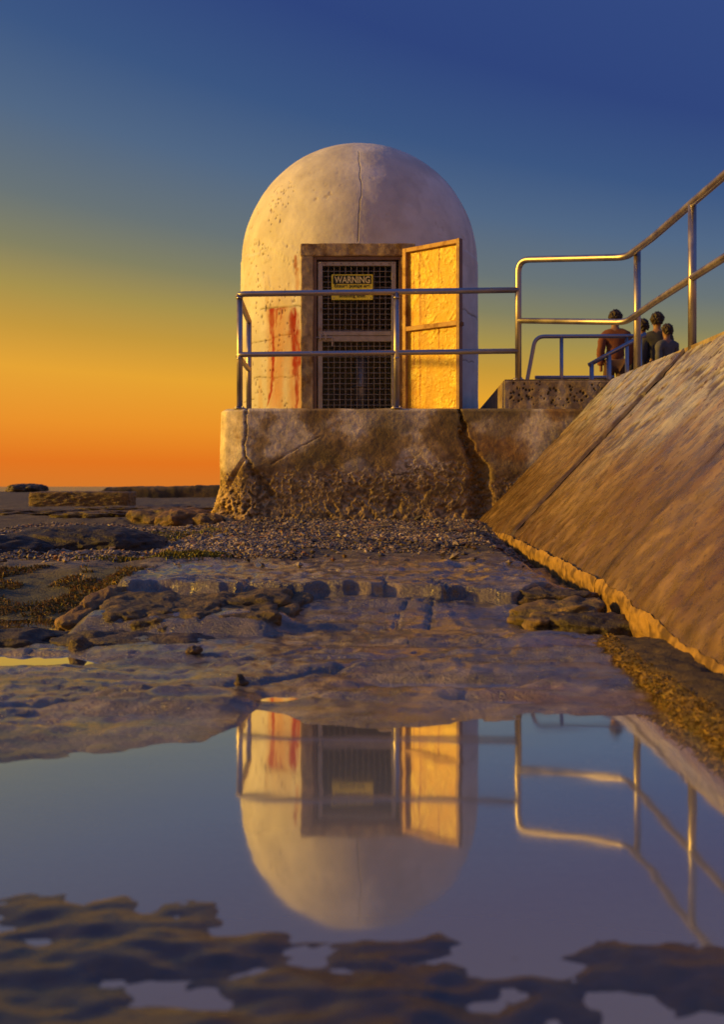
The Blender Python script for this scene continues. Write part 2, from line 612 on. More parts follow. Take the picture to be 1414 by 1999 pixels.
ck = np.maximum(ck, np.exp(-(vn(GX * 7 + .3 * n2, GY * 11, s=83) / .05) ** 2) * ss(.0, .3, vn(GX * 2.1, GY * 3, s=84)) * .8) * ss(2.4, 2.7, GY) * ss(6.2, 5.8, GY)
GZ = GZ - .007 * ck
gc = mixc(gc, [.06, .048, .042], ck * .8)
film = ss(-.1, .25, fbm(GX * 3.2, GY * 9, o=4, s=77)) * ss(2.2, 2.6, GY) * ss(6.2, 5.6, GY)
wet = 0.26 + 0.2 * ss(-.2, .4, n1) - .2 * film - 0.12 * ss(.05, -.02, GZ)
wet = wet - 0.1 * ss(4.7, 5.0, GY) * ss(6.3, 5.8, GY)
wet = lerp(wet, .65, ss(-1.0, -1.2, GX) * ss(3.9, 4.2, GY))
wet = lerp(wet, 0.42, ss(2.0, 1.7, GY))
wet = np.where(GY > 6.2, 0.7, wet)
gme = grid_mesh('ground', np.stack([GX, GY, GZ], -1), {'Col': gc, 'wet': np.clip(wet, .1, .9), 'relief': lerp(.10, 1.0, ss(1.7, 2.4, GY)),
                 'sheen': np.clip((.7 + .3 * film) * ss(6.1, 5.6, GY) * (1 - .9 * ss(-1.0, -1.2, GX) * ss(3.9, 4.2, GY)) * ss(1.7, 2.1, GY) + .45 * ss(2.0, 1.7, GY), 0, 1)})
ground = link('ground', gme, M['ground'], kind='structure')

# sea and pool water
sea_me = bpy.data.meshes.new('sea')
sea_me.from_pydata([(-40000, 30, -.95), (40000, 30, -.95), (40000, 50000, -.95), (-40000, 50000, -.95)], [], [(0, 1, 2, 3)])
link('sea', sea_me, M['sea'], kind='structure')
wmb = MB()
wmb.v = [(-5, -3, 0), (1.06, -3, 0), (1.06, 3.75, 0), (-5, 3.75, 0)]
wmb.f = [(0, 1, 2, 3)]
wmb.build('pool_water', M['water'], kind='structure')
wmb = MB()
wmb.v = [(-5, 3.756, -.012), (-1.0, 3.756, -.012), (-1.0, 4.9, -.012), (-5, 4.9, -.012)]
wmb.f = [(0, 1, 2, 3)]
wmb.build('channel_water', M['water'], kind='structure')


# ------------------------------------------------------------------ rocks
def ico(sub):
    bm = bmesh.new()
    bmesh.ops.create_icosphere(bm, subdivisions=sub, radius=1)
    V = np.array([v.co[:] for v in bm.verts])
    Fq = np.array([[v.index for v in f.verts] for f in bm.faces])
    bm.free()
    return V, Fq


ICO = {k: ico(k) for k in (1, 5, 6)}


def rock(name, c, size, rz=0, p=3.0, amp=0.12, fr=2.0, seed=0, tilt=(0, 0), sub=5, base=(0.085, 0.07, 0.052), hi=(0.16, 0.11, 0.06), parent=None, **kw):
    V, Fq = ICO[sub]
    q = np.abs(V)
    r = 1 / (q[:, 0] ** p + q[:, 1] ** p + q[:, 2] ** p) ** (1 / p)
    P = V * r[:, None]
    S = np.array(size)
    W = P * S
    n = fbm(W[:, 0] * fr / S.min() * .5 + seed * 3, W[:, 1] * fr / S.min() * .5, W[:, 2] * fr / S.min() * .5, o=4, s=seed)
    n2_ = fbm(W[:, 0] * 14 + seed, W[:, 1] * 14, W[:, 2] * 40, o=3, s=seed + 5)
    W = W * (1 + amp * n[:, None]) + V * (n2_[:, None] * 0.013)
    c_ = mixc(np.zeros_like(W) + np.array(base), hi, ss(-.1, .5, n2_ + .4 * n))
    me = np_mesh(name, W, Fq, True, {'Col': c_})
    o = link(name, me, M['rock'], parent, **kw)
    o.location = c
    o.rotation_euler = (R_(tilt[0]), R_(tilt[1]), R_(rz))
    return o


G = ground
ledge = (0.10, 0.075, 0.035)
# the front ledge, left of the middle
for i, (x, y, sx_, sy_, sz_, rz_, tx_) in enumerate(((-.93, 4.30, .16, .30, .092, 8, 3), (-.70, 4.20, .15, .24, .085, -5, 5), (-.47, 4.16, .135, .22, .078, 7, 3),
                                                    (-.33, 4.30, .085, .22, .07, -12, 6), (-.60, 4.40, .30, .16, .10, 3, 2), (-.82, 4.05, .10, .10, .06, 18, 4))):
    rock('rock', (x, y, .024), (sx_, sy_, sz_ * .88), rz_, 6.5, .10, 1.6, 60 + i, (tx_, -4), base=(.085, .066, .038), hi=(.17, .12, .055), sub=6, parent=G)
rock('rock', (-1.13, 4.52, .0), (.09, .46, .12), -5, 2.6, .18, 2, 6, (5, -10), base=(.14, .09, .04), hi=(.26, .16, .06), parent=G)
rock('rock', (-.72, 3.93, .018), (.07, .05, .03), 10, 2.6, .2, 2, 7, base=ledge, parent=G)
rock('rock', (-.55, 3.90, .018), (.06, .04, .022), -16, 2.6, .2, 2, 8, base=ledge, parent=G)
rock('rock', (-.42, 3.89, .016), (.035, .03, .022), 0, 2.6, .2, 2, 9, base=ledge, parent=G)
# dark mounds beside the left puddle
rock('rock', (-1.40, 3.86, -.01), (.30, .17, .048), 5, 2.3, .16, 1.6, 10, base=(.05, .042, .038), hi=(.09, .07, .05), parent=G)
rock('rock', (-.98, 3.83, -.01), (.19, .14, .042), -10, 2.3, .18, 1.6, 11, base=(.07, .058, .05), hi=(.1, .08, .06), parent=G)
rock('rock', (-.99, 3.60, .0), (.045, .05, .05), 0, 2.3, .2, 1.6, 12, base=(.1, .07, .04), parent=G)
rock('rock', (-.76, 3.72, .005), (.24, .12, .035), 4, 2.3, .18, 1.6, 13, base=(.08, .068, .06), hi=(.12, .09, .07), parent=G)
# ledge blocks by the seawall
rock('rock', (.80, 4.20, .05), (.20, .13, .055), -20, 3.2, .18, 2, 14, (6, -8), base=(.11, .085, .045), hi=(.22, .15, .06), parent=G)
rock('rock', (.93, 4.02, .03), (.19, .11, .05), -8, 3.0, .16, 2, 15, (4, 3), base=(.06, .05, .04), hi=(.1, .08, .05), parent=G)
rock('rock', (.72, 4.05, .035), (.075, .07, .045), 30, 3.0, .2, 2, 16, (4, -8), base=(.12, .09, .045), hi=(.24, .16, .07), parent=G)
rock('rock', (.83, 4.52, .085), (.2, .09, .04), -4, 3.2, .16, 2, 17, base=(.08, .065, .05), parent=G)
# whale-back boulders on the gravel
rock('boulder', (-1.86, 6.95, .17), (.56, .36, .135), -4, 2.3, .12, 1.4, 20, base=(.035, .03, .028), hi=(.06, .048, .04), sub=6,
     label='long dark rounded boulder lying at the left of the gravel', cat='boulder')
rock('boulder', (-2.45, 6.62, .14), (.55, .30, .12), 6, 2.3, .14, 1.4, 21, base=(.035, .03, .028), hi=(.055, .045, .04), sub=6,
     label='low dark boulder before the longer one, at the left picture edge', cat='boulder')
# rubble against the platform's left corner
rock('rock', (-1.74, 10.05, .23), (.26, .22, .12), 12, 3, .2, 2, 22, base=(.12, .08, .045), hi=(.24, .14, .06), parent=G)
rock('rock', (-2.0, 10.5, .25), (.36, .3, .11), -12, 3, .2, 2, 23, base=(.10, .075, .05), hi=(.2, .13, .06), parent=G)
rock('rock', (-1.50, 9.86, .22), (.12, .14, .10), 30, 2.8, .2, 2, 24, base=(.15, .1, .05), hi=(.28, .17, .07), parent=G)
rock('rock', (-2.6, 11.6, .235), (.8, .5, .07), 5, 3, .2, 2, 25, base=(.07, .055, .045), hi=(.14, .1, .06), parent=G)
rock('rock', (-4.2, 12.4, .24), (1.1, .5, .06), -5, 3, .2, 2, 26, base=(.07, .055, .045), hi=(.14, .1, .06), parent=G)
rock('rock', (-3.0, 13.8, .25), (.9, .5, .06), 15, 3, .2, 2, 27, base=(.07, .055, .045), hi=(.14, .1, .06), parent=G)
rock('rock', (-9.0, 27.5, .52), (.5, .5, .13), 15, 2.4, .2, 2, 28, base=(.05, .045, .045), parent=G)
for i, (x, y, s_) in enumerate(((.03, 9.35, .12), (.5, 9.1, .14), (.95, 8.9, .11), (-.45, 9.5, .1), (-1.25, 8.15, .16))):
    rock('rock', (x, y, .185), (s_, s_ * .7, .022), 20 * i, 2.6, .2, 2, 30 + i, base=(.06, .05, .04), hi=(.1, .075, .05), parent=G)
# loose stones on the wet flat
rock('stone', (-.345, 2.92, .028), (.017, .015, .02), 20, 2.4, .2, 2, 40, base=(.06, .05, .045), label='small dark stone on the wet rock left of the pool reflection', cat='stone')
rock('stone', (-.56, 3.43, .04), (.03, .018, .014), 20, 2.4, .25, 2, 41, base=(.12, .09, .07), label='small brown stone on the wet rock below the ledge at left', cat='stone')

# low far walls on the left
fw = empty('low_wall', (-4.35, 22, .3), label='long low weathered wall on the skyline left of the platform', cat='wall')
xs = np.linspace(-1.25, 3.0, 170)
sec = np.array([(-.35, -.2), (-.35, 0), (-.34, .12), (-.33, .22), (-.3, .28), (-.2, .305), (0, .31), (.2, .305), (.3, .25), (.32, -.2)])
P = np.zeros((170, len(sec), 3))
P[..., 0] = xs[:, None]
P[..., 1] = sec[None, :, 0]
topv = np.interp(xs, [-1.25, -1.1, -.2, .8, .82, 3], [.55, .86, .93, .97, 1.03, 1.06]) + .03 * vn(xs * 3, xs * 0, s=5)
P[..., 2] = sec[None, :, 1] * topv[:, None]
P[..., 1] += .05 * fbm(P[..., 0] * 2, P[..., 2] * 6, o=4, s=6)
P[..., 2] += .012 * fbm(P[..., 0] * 7, P[..., 1] * 5, o=3, s=8)
cc = mixc(np.zeros(P.shape) + np.array([.13, .095, .06]), [.06, .05, .04], ss(-.2, .4, fbm(P[..., 0] * 1.5, P[..., 2] * 5, o=3, s=3)))
link('wall_body', grid_mesh('wall_body', P, {'Col': cc}, flip=True), M['toe'], fw)
fb = rock('concrete_block', (-4.15, 15.2, .37), (.74, .3, .135), 0, 14, .025, 1, 50, base=(.14, .09, .045), hi=(.2, .13, .06), sub=6,
          label='low brown concrete block lying in front of the far wall at left', cat='block')

# ------------------------------------------------------------------ gravel, weed
rng = np.random.default_rng(5)
IV = np.array([(1, 0, 0), (-1, 0, 0), (0, 1, 0), (0, -1, 0), (0, 0, 1), (0, 0, -1.0)])
IF = np.array([(0, 2, 4), (2, 1, 4), (1, 3, 4), (3, 0, 4), (2, 0, 5), (1, 2, 5), (3, 1, 5), (0, 3, 5)])


def pebbles(n, xr, yr, rad, accept, sink=.3):
    X = rng.uniform(*xr, n)
    Y = rng.uniform(*yr, n)
    ok = accept(X, Y)
    X, Y = X[ok], Y[ok]
    Z = ground_z(X, Y)
    m = len(X)
    r = rng.gamma(6, 1 / 6, m) * rad
    sc = np.stack([r * rng.uniform(.8, 1.5, m), r * rng.uniform(.7, 1.2, m), r * rng.uniform(.45, .85, m)], -1)
    a = rng.uniform(0, 6.28, m)
    L = IV[None] * sc[:, None] * (1 + rng.uniform(-.18, .18, (m, len(IV), 1)))
    tl = rng.uniform(-.6, .6, m)
    x1 = L[..., 0] * np.cos(tl)[:, None] + L[..., 2] * np.sin(tl)[:, None]
    z1 = -L[..., 0] * np.sin(tl)[:, None] + L[..., 2] * np.cos(tl)[:, None]
    x2 = x1 * np.cos(a)[:, None] - L[..., 1] * np.sin(a)[:, None]
    y2 = x1 * np.sin(a)[:, None] + L[..., 1] * np.cos(a)[:, None]
    W = np.stack([x2 + X[:, None], y2 + Y[:, None], z1 + (Z + sc[:, 2] * (1 - sink))[:, None]], -1)
    pal = np.array([[.16, .13, .10], [.22, .17, .12], [.09, .075, .065], [.30, .25, .19], [.14, .09, .05], [.06, .055, .055], [.2, .1, .05]])
    c_ = pal[rng.choice(len(pal), m, p=[.25, .22, .17, .12, .12, .08, .04])] * rng.uniform(.75, 1.25, (m, 1))
    c_ = c_ * 1.35
    C = np.repeat(c_[:, None], len(IV), 1)
    Fq = (IF[None] + (np.arange(m) * len(IV))[:, None, None]).reshape(-1, 3)
    return W.reshape(-1, 3), Fq, C.reshape(-1, 3)


def gravel_ok(X, Y):
    n = fbm(X * 2, Y * 2, o=3, s=90)
    near_e = 6.15 + .35 * n - .25 * ss(-.8, -1.8, X) + .5 * ss(.4, 1.0, X)
    ok = (Y > near_e) & (X < 1.08)
    hole = np.exp(-(((X + 1.45) / .4) ** 2 + ((Y - 8.3) / .6) ** 2)) > .45
    thin = rng.uniform(0, 1, len(X)) < ss(0, .4, Y - near_e) * .8 + .2
    far = (Y < 8.6) | (X > -2.0) | (n > .05)
    return ok & thin & far & ~(hole & (rng.uniform(0, 1, len(X)) < .85))


V_, F_, C_ = pebbles(105000, (-3.2, 1.08), (5.7, 9.95), .0088, gravel_ok)
V2, F2, C2 = pebbles(5000, (-3.2, 1.08), (5.2, 9.95), .015, lambda X, Y: gravel_ok(X, Y) | ((rng.uniform(0, 1, len(X)) < .12 * ss(5.2, 6.1, Y)) & (X < 1.0)))
F_ = np.concatenate([F_, F2 + len(V_)])
V_ = np.concatenate([V_, V2])
C_ = np.concatenate([C_, C2])
tone = 1 + .45 * fbm(V_[:, 0] * 1.6, V_[:, 1] * 1.6, o=3, s=97)
C_ = C_ * np.clip(tone, .4, 1.7)[:, None]
props(link('gravel', np_mesh('gravel', V_, F_, False, {'Col': C_}), M['gravel']), 'grey and brown shingle pebbles in front of the platform', 'gravel', None, 'stuff')


def blades(n, pos_fn, length, width_, lean, pal):
    P0, nrm = pos_fn(n)
    m = len(P0)
    d = nrm + rng.normal(0, lean, (m, 3))
    d /= np.linalg.norm(d, axis=1)[:, None]
    side = np.cross(d, rng.normal(0, 1, (m, 3)))
    side /= np.linalg.norm(side, axis=1)[:, None]
    L = (rng.uniform(.5, 1.2, m) * length)[:, None]
    w = (rng.uniform(.6, 1.3, m) * width_)[:, None]
    droop = np.array([0, 0, -1.0])
    a = P0 - side * w
    b = P0 + side * w
    c = P0 + d * L * .6 + side * w * .8
    e = P0 + d * L * .6 - side * w * .8
    t = P0 + d * L + droop * L * .35
    V = np.stack([a, b, c, e, t], 1).reshape(-1, 3)
    i = np.arange(m)[:, None] * 5
    F3 = np.concatenate([i + np.array([[0, 1, 2]]), i + np.array([[0, 2, 3]]), i + np.array([[3, 2, 4]])], 0)
    pal = np.array(pal)
    C = np.repeat((pal[rng.integers(0, len(pal), m)] * rng.uniform(.6, 1.3, (m, 1)))[:, None], 5, 1).reshape(-1, 3)
    return V, F3, C


WPAL = [(.32, .22, .04), (.4, .25, .05), (.16, .16, .03), (.28, .14, .04), (.09, .08, .02)]


def bank_pos(n):
    X = rng.uniform(-2.3, -1.1, n)
    Y = rng.uniform(4.25, 5.5, n)
    ok = fbm(X * 4, Y * 4, o=3, s=95) > -.25
    X, Y = X[ok], Y[ok]
    return np.stack([X, Y, ground_z(X, Y) - .004], -1), np.tile(np.array([[-.25, -.6, .3]]), (len(X), 1))


v_, f_, c_ = blades(26000, bank_pos, .042, .0026, .4, WPAL)
props(link('seaweed', np_mesh('seaweed', v_, f_, False, {'Col': c_}), M['weed']), 'yellow green seaweed hanging on the bank of the left channel', 'seaweed', None, 'stuff')


def patch_pos(n):
    k = rng.integers(0, 3, n)
    cx = np.array([-.98, -1.3, -1.48])[k]
    cy = np.array([6.0, 6.05, 8.1])[k]
    X = cx + rng.normal(0, 1, n) * np.array([.12, .16, .22])[k]
    Y = cy + rng.normal(0, 1, n) * np.array([.07, .06, .35])[k]
    return np.stack([X, Y, ground_z(X, Y)], -1), np.tile(np.array([[0, -.1, 1]]), (n, 1))


v_, f_, c_ = blades(2600, patch_pos, .04, .004, .5, [(.22, .2, .02), (.12, .14, .02), (.16, .12, .02)])
props(link('moss', np_mesh('moss', v_, f_, False, {'Col': c_}), M['weed']), 'tufts of yellow and green moss at the edge of the gravel', 'moss', None, 'stuff')

# ------------------------------------------------------------------ concrete platform
PT = 1.345
plat = empty('concrete_platform', (0, 11, .1), label='cracked brown concrete platform under the domed pump house', cat='platform')
plat.location = (0, 0, 0)
path = [(-1.78, 14.2), (-1.72, 12.6), (-1.41, 10.24), (-1.385, 10.13), (-1.34, 10.07), (-1.17, 10.0), (2.9, 10.0)]
dens = []
for i in range(len(path) - 1):
    a, b = Vector(path[i]), Vector(path[i + 1])
    L = (b - a).length
    n = max(2, int(L / (.06 if i < 2 else .0075)))
    for k in range(n):
        dens.append(a + (b - a) * (k / n))
dens.append(Vector(path[-1]))
pp = np.array([p[:] for p in dens])
for _ in range(6):
    pp[1:-1] = .5 * pp[1:-1] + .25 * (pp[:-2] + pp[2:])
tg = np.gradient(pp, axis=0)
tg /= np.linalg.norm(tg, axis=1)[:, None]
nr = np.stack([tg[:, 1], -tg[:, 0]], -1)           # outward (towards the camera on the front)
zs = np.concatenate([np.linspace(.02, PT - .03, 170), PT - .03 + np.array([.008, .016, .023, .028, .03])])
S, Z = np.meshgrid(np.cumsum(np.r_[0, np.linalg.norm(np.diff(pp, axis=0), axis=1)]), zs)
XX = np.tile(pp[:, 0], (len(zs), 1))
YY = np.tile(pp[:, 1], (len(zs), 1))
nb = fbm(XX * 1.7, Z * 2.2, YY * 1.7, o=4, s=101)
nm = fbm(XX * 7, Z * 7, YY * 7, o=4, s=102)
nf = fbm(XX * 36, Z * 36, YY * 36, o=3, s=103)
ero = ss(.80, .60, Z + .16 * nb + .05 * nm)
disp = .0022 * nm + .0012 * nf
disp -= ero * (.010 + .020 * ss(.05, .6, nf) + .020 * ss(.1, .7, nm))
# rubble skirt
sk = ss(.46, .22, Z + .08 * nm)
disp += sk * (.05 + .05 * nm + .02 * nf) + ss(.42, .05, Z) * .04
lumpL = ss(.62, .4, Z + .06 * nm) * ss(-.85, -1.15, XX)
disp += lumpL * (.03 + .035 * nf)
disp += (PT - Z) * .03
cw = .02 * vn(XX * 12, Z * 12, s=108) + .01 * nf
crk = np.zeros_like(Z)
for pts, w0, w1, dep in (([(-1.125, 1.36), (-1.13, 1.15), (-1.15, .98), (-1.145, .86)], .006, .012, .035),
                         ([(-1.145, .86), (-1.24, .72), (-1.33, .56)], .014, .03, .04), ([(-1.145, .86), (-1.05, .7), (-.9, .5)], .014, .035, .04),
                         ([(.955, 1.36), (.97, 1.2), (1.0, 1.08), (1.06, .92), (1.14, .78), (1.15, .6), (1.16, .2)], .012, .12, .09),
                         ([(-.88, .8), (-.62, .96), (-.4, 1.08)], .006, .004, .012)):
    dd, al = seg_dist(XX + cw, Z + cw, pts)
    w = lerp(w0, w1, al ** 1.4)
    k = np.exp(-(dd / w) ** 4)
    rough_in = 1 + .5 * nf
    disp -= k * dep * rough_in
    crk = np.maximum(crk, k)
lip = ss(PT - .03, PT, Z)
inset = .03 * (1 - np.sqrt(np.clip(1 - lip ** 2, 0, 1))) + lip * .012 * (1 + nm)
P = np.stack([XX + nr[None, :, 0] * (disp - inset), YY + nr[None, :, 1] * (disp - inset), Z + lip * .006 * nm], -1)
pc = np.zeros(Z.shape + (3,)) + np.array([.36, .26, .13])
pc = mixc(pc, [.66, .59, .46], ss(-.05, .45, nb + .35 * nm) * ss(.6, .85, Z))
pch = fbm(XX * 2.6 + 3, Z * 3.1, YY * 2.6, o=5, s=107)
pc = mixc(pc, [.74, .67, .53], ss(.02, .32, pch) * ss(.55, .8, Z) * .75)
pc = mixc(pc, [.15, .10, .04], ss(.0, .35, -pch) * .7)
pc = mixc(pc, [.17, .13, .05], ss(.05, .55, fbm(XX * 1.3 + 9, Z * 1.6, YY, o=3, s=105)) * .8)
pc = mixc(pc, [.40, .21, .06], ss(.0, .6, fbm(XX * 1.1 + 4, Z * 1.4, YY, o=3, s=106)) * ss(1.1, .7, Z) * .75)
pc = mixc(pc, [.56, .43, .26], ero * ss(-.1, .4, nf) * .75)
pc = mixc(pc, [.13, .09, .05], ero * ss(-.05, -.45, nf))
pc = mixc(pc, [.27, .15, .055], ss(.9, 1.3, XX) * ss(.25, -.2, nb) * .7)
pc = mixc(pc, [.30, .23, .14], crk * ss(0, .5, nf))
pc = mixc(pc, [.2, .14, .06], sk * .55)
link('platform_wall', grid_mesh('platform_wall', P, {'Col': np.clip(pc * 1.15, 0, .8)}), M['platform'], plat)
top = MB()
ins = [(p[0] - n[0] * .035, p[1] - n[1] * .035) for p, n in zip(pp[::6], nr[::6])]
poly = ins + [(2.9, 10.03), (2.9, 14.2)]
top.v = [(x, y, PT - .004) for x, y in poly]
top.f = [tuple(range(len(poly)))]
top.build('platform_top', M['conc'], plat)

# concrete block on the platform, beside the seawall crest
cb = empty('concrete_kerb_block', (1.4, 10.03, PT), label='pale pitted concrete kerb block on the right end of the platform', cat='block')
nx_, nz_ = 260, 60
xs = np.linspace(0, 1.75, nx_)
zz = np.linspace(-.004, .285, nz_)
BX, BZ = np.meshgrid(xs, zz)
f1 = fbm(BX * 14, BZ * 14, o=3, s=121)
pit = np.zeros_like(BX)
for _ in range(90):
    qx, qz, qr = rng.uniform(0, 1.2), rng.uniform(.02, .27), rng.uniform(.004, .013)
    pit = np.maximum(pit, ss(1.1, .7, np.hypot(BX - qx + .004 * f1, (BZ - qz) * .8) / qr))
P = np.stack([BX, .004 * f1 + .014 * pit + .012 * ss(.26, .285, BZ), BZ + .004 * f1 * ss(.2, .28, BZ)], -1)
bc = mixc(np.zeros(BX.shape + (3,)) + np.array([.50, .42, .30]), [.30, .23, .15], ss(-.2, .4, fbm(BX * 9, BZ * 1.5, o=3, s=122)))
bc = mixc(bc, [.06, .045, .03], pit)
link('block_face', grid_mesh('block_face', P, {'Col': bc}), M['platform'], cb)
bl = MB()
bl.add([(0, .002, 0), (0, .002, .284), (0, 2.1, .16), (0, 2.1, 0), (1.75, .004, .284), (1.75, 2.1, .284), (1.75, 2.1, 0), (1.75, .004, 0), (.35, 2.1, .284)],
       [(0, 1, 2, 3), (1, 4, 5, 8, 2), (4, 7, 6, 5), (3, 2, 8, 5, 6)])
bl.build('block_body', M['conc'], cb)
# promenade beyond
pr = MB()
pr.box((1.75, 14.3, -.2), (9, 24, 1.6))
pr.build('walkway', M['conc'], kind='structure')

# ------------------------------------------------------------------ seawall
SLX, SLZ, SK = 1.084, .204, 1.06       # toe reference and slope (dz/dx)
CRX, CRZ = 2.42, 1.62
sw = empty('seawall', (0, 0, 0), label='sloping concrete seawall with brown stained face on the right', cat='seawall')
toeY = [-3, 1.5, 2.2, 2.755, 3.27, 4.12, 4.70, 5.67, 7.76, 9.9]
toeZ = [.02, .04, .06, .087, .107, .1535, .178, .1915, .219, .204]


def toe_z(Y):
    return np.interp(Y, toeY, toeZ) + .006 * vn(Y * 6, Y * 0, s=131) + .004 * vn(Y * 25, Y * 0, s=132)


joints = [-3, 1.7, 4.62, 7.66, 9.95]
nml = np.array([-SK, 0, 1.0]) / math.hypot(SK, 1)
for k in range(4):
    y0, y1 = joints[k] + .011, joints[k + 1] - .011
    ys = np.linspace(y0, y1, int((y1 - y0) / (.013 if k else .08)))
    us = np.linspace(0, 1, 120)
    YG, UG = np.meshgrid(ys, us)
    tz = toe_z(YG)
    ZG = tz + (CRZ - tz) * UG
    XG = SLX + (ZG - SLZ) / SK
    sl = (ZG - SLZ)                       # height as up-slope coordinate
    st = fbm(YG * 8, sl * 11 + YG * 1.5, o=3, s=141)
    stb = fbm(YG * 4, sl * 2.6 + YG * .4, o=4, s=142)
    nb = fbm(YG * 1.1, sl * 1.2, o=4, s=143)
    dash = ss(.22, .5, fbm(YG * 9 + sl * 2, sl * 11.0, o=3, s=144))
    nf = fbm(YG * 12, sl * 12, o=3, s=146)
    dsp = .003 * st + .004 * nb - .009 * dash * ss(.6, 1.1, sl) - .006 * dash * .5
    edge = np.minimum(YG - y0, y1 - YG)
    dsp += (.0, .0, -.02, .0)[k]
    dsp -= .022 * ss(.03, 0, edge) + .012 * ss(.03, 0, UG)
    dsp += .006 * nf * ss(.4, .05, UG)
    P = np.stack([XG + nml[0] * dsp, YG, ZG + nml[2] * dsp], -1)
    hgt = ss(.25, 1.15, sl + .25 * nb)
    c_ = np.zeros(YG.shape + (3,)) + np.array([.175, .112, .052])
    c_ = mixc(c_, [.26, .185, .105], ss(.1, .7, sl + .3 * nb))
    c_ = mixc(c_, [.46, .47, .51], ss(.5, 1.15, sl + .22 * nb - .05 * (YG - 7)))  # cooler, paler upper face: weaker sun and sky sheen put into the colour
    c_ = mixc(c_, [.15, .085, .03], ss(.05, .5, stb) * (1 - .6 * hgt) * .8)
    c_ = mixc(c_, [.40, .27, .13], ss(.1, .6, st) * .4)
    c_ = mixc(c_, [.10, .07, .055], dash * (.25 + .6 * hgt))
    c_ = mixc(c_, [.13, .075, .03], ss(.0, .5, fbm(YG * 3, sl * 3, o=4, s=147)) * ss(6.0, 4.2, YG) * (1 - hgt) * .7)
    c_ = mixc(c_, [.06, .04, .025], ss(.11, .02, edge + .02 * nf) * .85)
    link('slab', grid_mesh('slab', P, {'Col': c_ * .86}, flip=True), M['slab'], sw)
    # upright toe under the slab
    zz = np.linspace(0, 1, 26)
    YG, TG = np.meshgrid(np.linspace(y0, y1, int((y1 - y0) / (.016 if k else .08))), zz)
    tz = toe_z(YG) - .006
    zb = -.14
    ZG = zb + (tz - zb) * TG
    nf = fbm(YG * 15, ZG * 24, o=4, s=151)
    nm = fbm(YG * 9, ZG * 7, o=3, s=152)
    dep = tz - ZG
    tp = ss(.0, .05, dep)
    off = -.012 + (.002 + .006 * tp) * nm + (.001 + .006 * tp) * nf - .02 * ss(.06, .14, dep + .05 * nm) + .02 * ss(.1, .2, dep)
    XG = SLX + (tz - SLZ) / SK - off * 1.0 - .010 * ss(.0, .02, dep)
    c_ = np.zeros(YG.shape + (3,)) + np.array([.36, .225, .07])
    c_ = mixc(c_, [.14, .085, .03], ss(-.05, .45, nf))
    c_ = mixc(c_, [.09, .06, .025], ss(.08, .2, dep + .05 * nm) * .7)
    P = np.stack([XG, YG, ZG], -1)
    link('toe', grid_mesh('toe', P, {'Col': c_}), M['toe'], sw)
core = MB()
sh = .09
core.add([(1.0, -3, -.2), (1.0, 9.94, -.2), (2.6, 9.94, -.2), (2.6, -3, -.2), (1.09 + sh, -3, .14), (1.09 + sh, 9.94, .14), (CRX + sh, 9.94, 1.56), (CRX + sh, -3, 1.56)],
         [(4, 7, 6, 5), (5, 6, 2, 1), (4, 5, 1, 0), (0, 3, 7, 4)])
core.build('core', M['conc'], sw)
crest = MB()
crest.box((CRX + .002, -3, 1.45), (3.8, 9.93, CRZ + .002))
crest.build('crest', M['conc'], sw, bevel=.01)

# broken ledge in front of the toe
lg = empty('broken_ledge', (0, 0, 0), label='broken algae covered concrete ledge at the foot of the seawall, beside the pool', cat='ledge')
ysl = np.linspace(3.62, 1.55, 230)
na = 48
th = np.linspace(0, 2 * math.pi, na, endpoint=False)
YG, TG = np.meshgrid(ysl, th, indexing='ij')
cxl = np.interp(ysl, [1.5, 2.2, 2.9, 3.6], [.90, .90, .925, .93]) + .012 * vn(ysl * 5, ysl * 0, s=161)
hw = np.interp(ysl, [1.5, 2.2, 2.9, 3.5, 3.6, 3.62], [.09, .12, .125, .115, .08, .02]) + .01 * vn(ysl * 4, ysl * 0, s=163)
hh = np.interp(ysl, [1.5, 2.0, 2.3, 3.0, 3.56, 3.62], [.02, .055, .08, .085, .08, .02])
cs, sn = np.cos(TG), np.sin(TG)
rr = 1 / (np.abs(cs) ** 4 + np.abs(sn) ** 4) ** .25
px_, pz_ = cs * rr, sn * rr
nl = fbm(px_ * 1.2 + 3, YG * 7, pz_ * 1.2, o=4, s=165)
nf = fbm(px_ * 4, YG * 26, pz_ * 4, o=3, s=166)
gr = 1 + .16 * nl + .08 * nf
P = np.stack([cxl[:, None] + px_ * hw[:, None] * gr, YG + .02 * nl, -.012 + pz_ * hh[:, None] * gr], -1)
c_ = mixc(np.zeros(P.shape) + np.array([.22, .14, .045]), [.07, .05, .02], ss(-.1, .4, nf))
c_ = mixc(c_, [.075, .055, .03], ss(.6, .95, pz_) * .8)  # top painted darker, standing in for the grazing light there
link('ledge_body', grid_mesh('ledge_body', P, {'Col': c_}, wrap=True, flip=True), M['toe'], lg)


def ledge_pos(n):
    i = rng.integers(5, 200, n)
    j = rng.integers(int(na * .36), int(na * .60), n)
    p = P[i, j] + rng.normal(0, .004, (n, 3))
    p = p[p[:, 2] > .0]
    return p, np.tile(np.array([[-.8, -.1, .25]]), (len(p), 1))


v_, f_, c_ = blades(6500, ledge_pos, .020, .0016, .45, [(.26, .16, .035), (.18, .12, .03), (.12, .09, .02), (.3, .2, .05)])
props(link('algae', np_mesh('algae', v_, f_, False, {'Col': c_}), M['weed'], lg), None, None, None, 'stuff')

# ------------------------------------------------------------------ pump house
XC, YC, RD, ZSP = -.03, 12.5, 1.43, 3.265
ph = empty('pump_house', (XC, YC, PT), label='white domed round pump house with rust streaks and an open steel door', cat='pump house')


def loc(p):
    return (p[0] - XC, p[1] - YC, p[2] - PT)


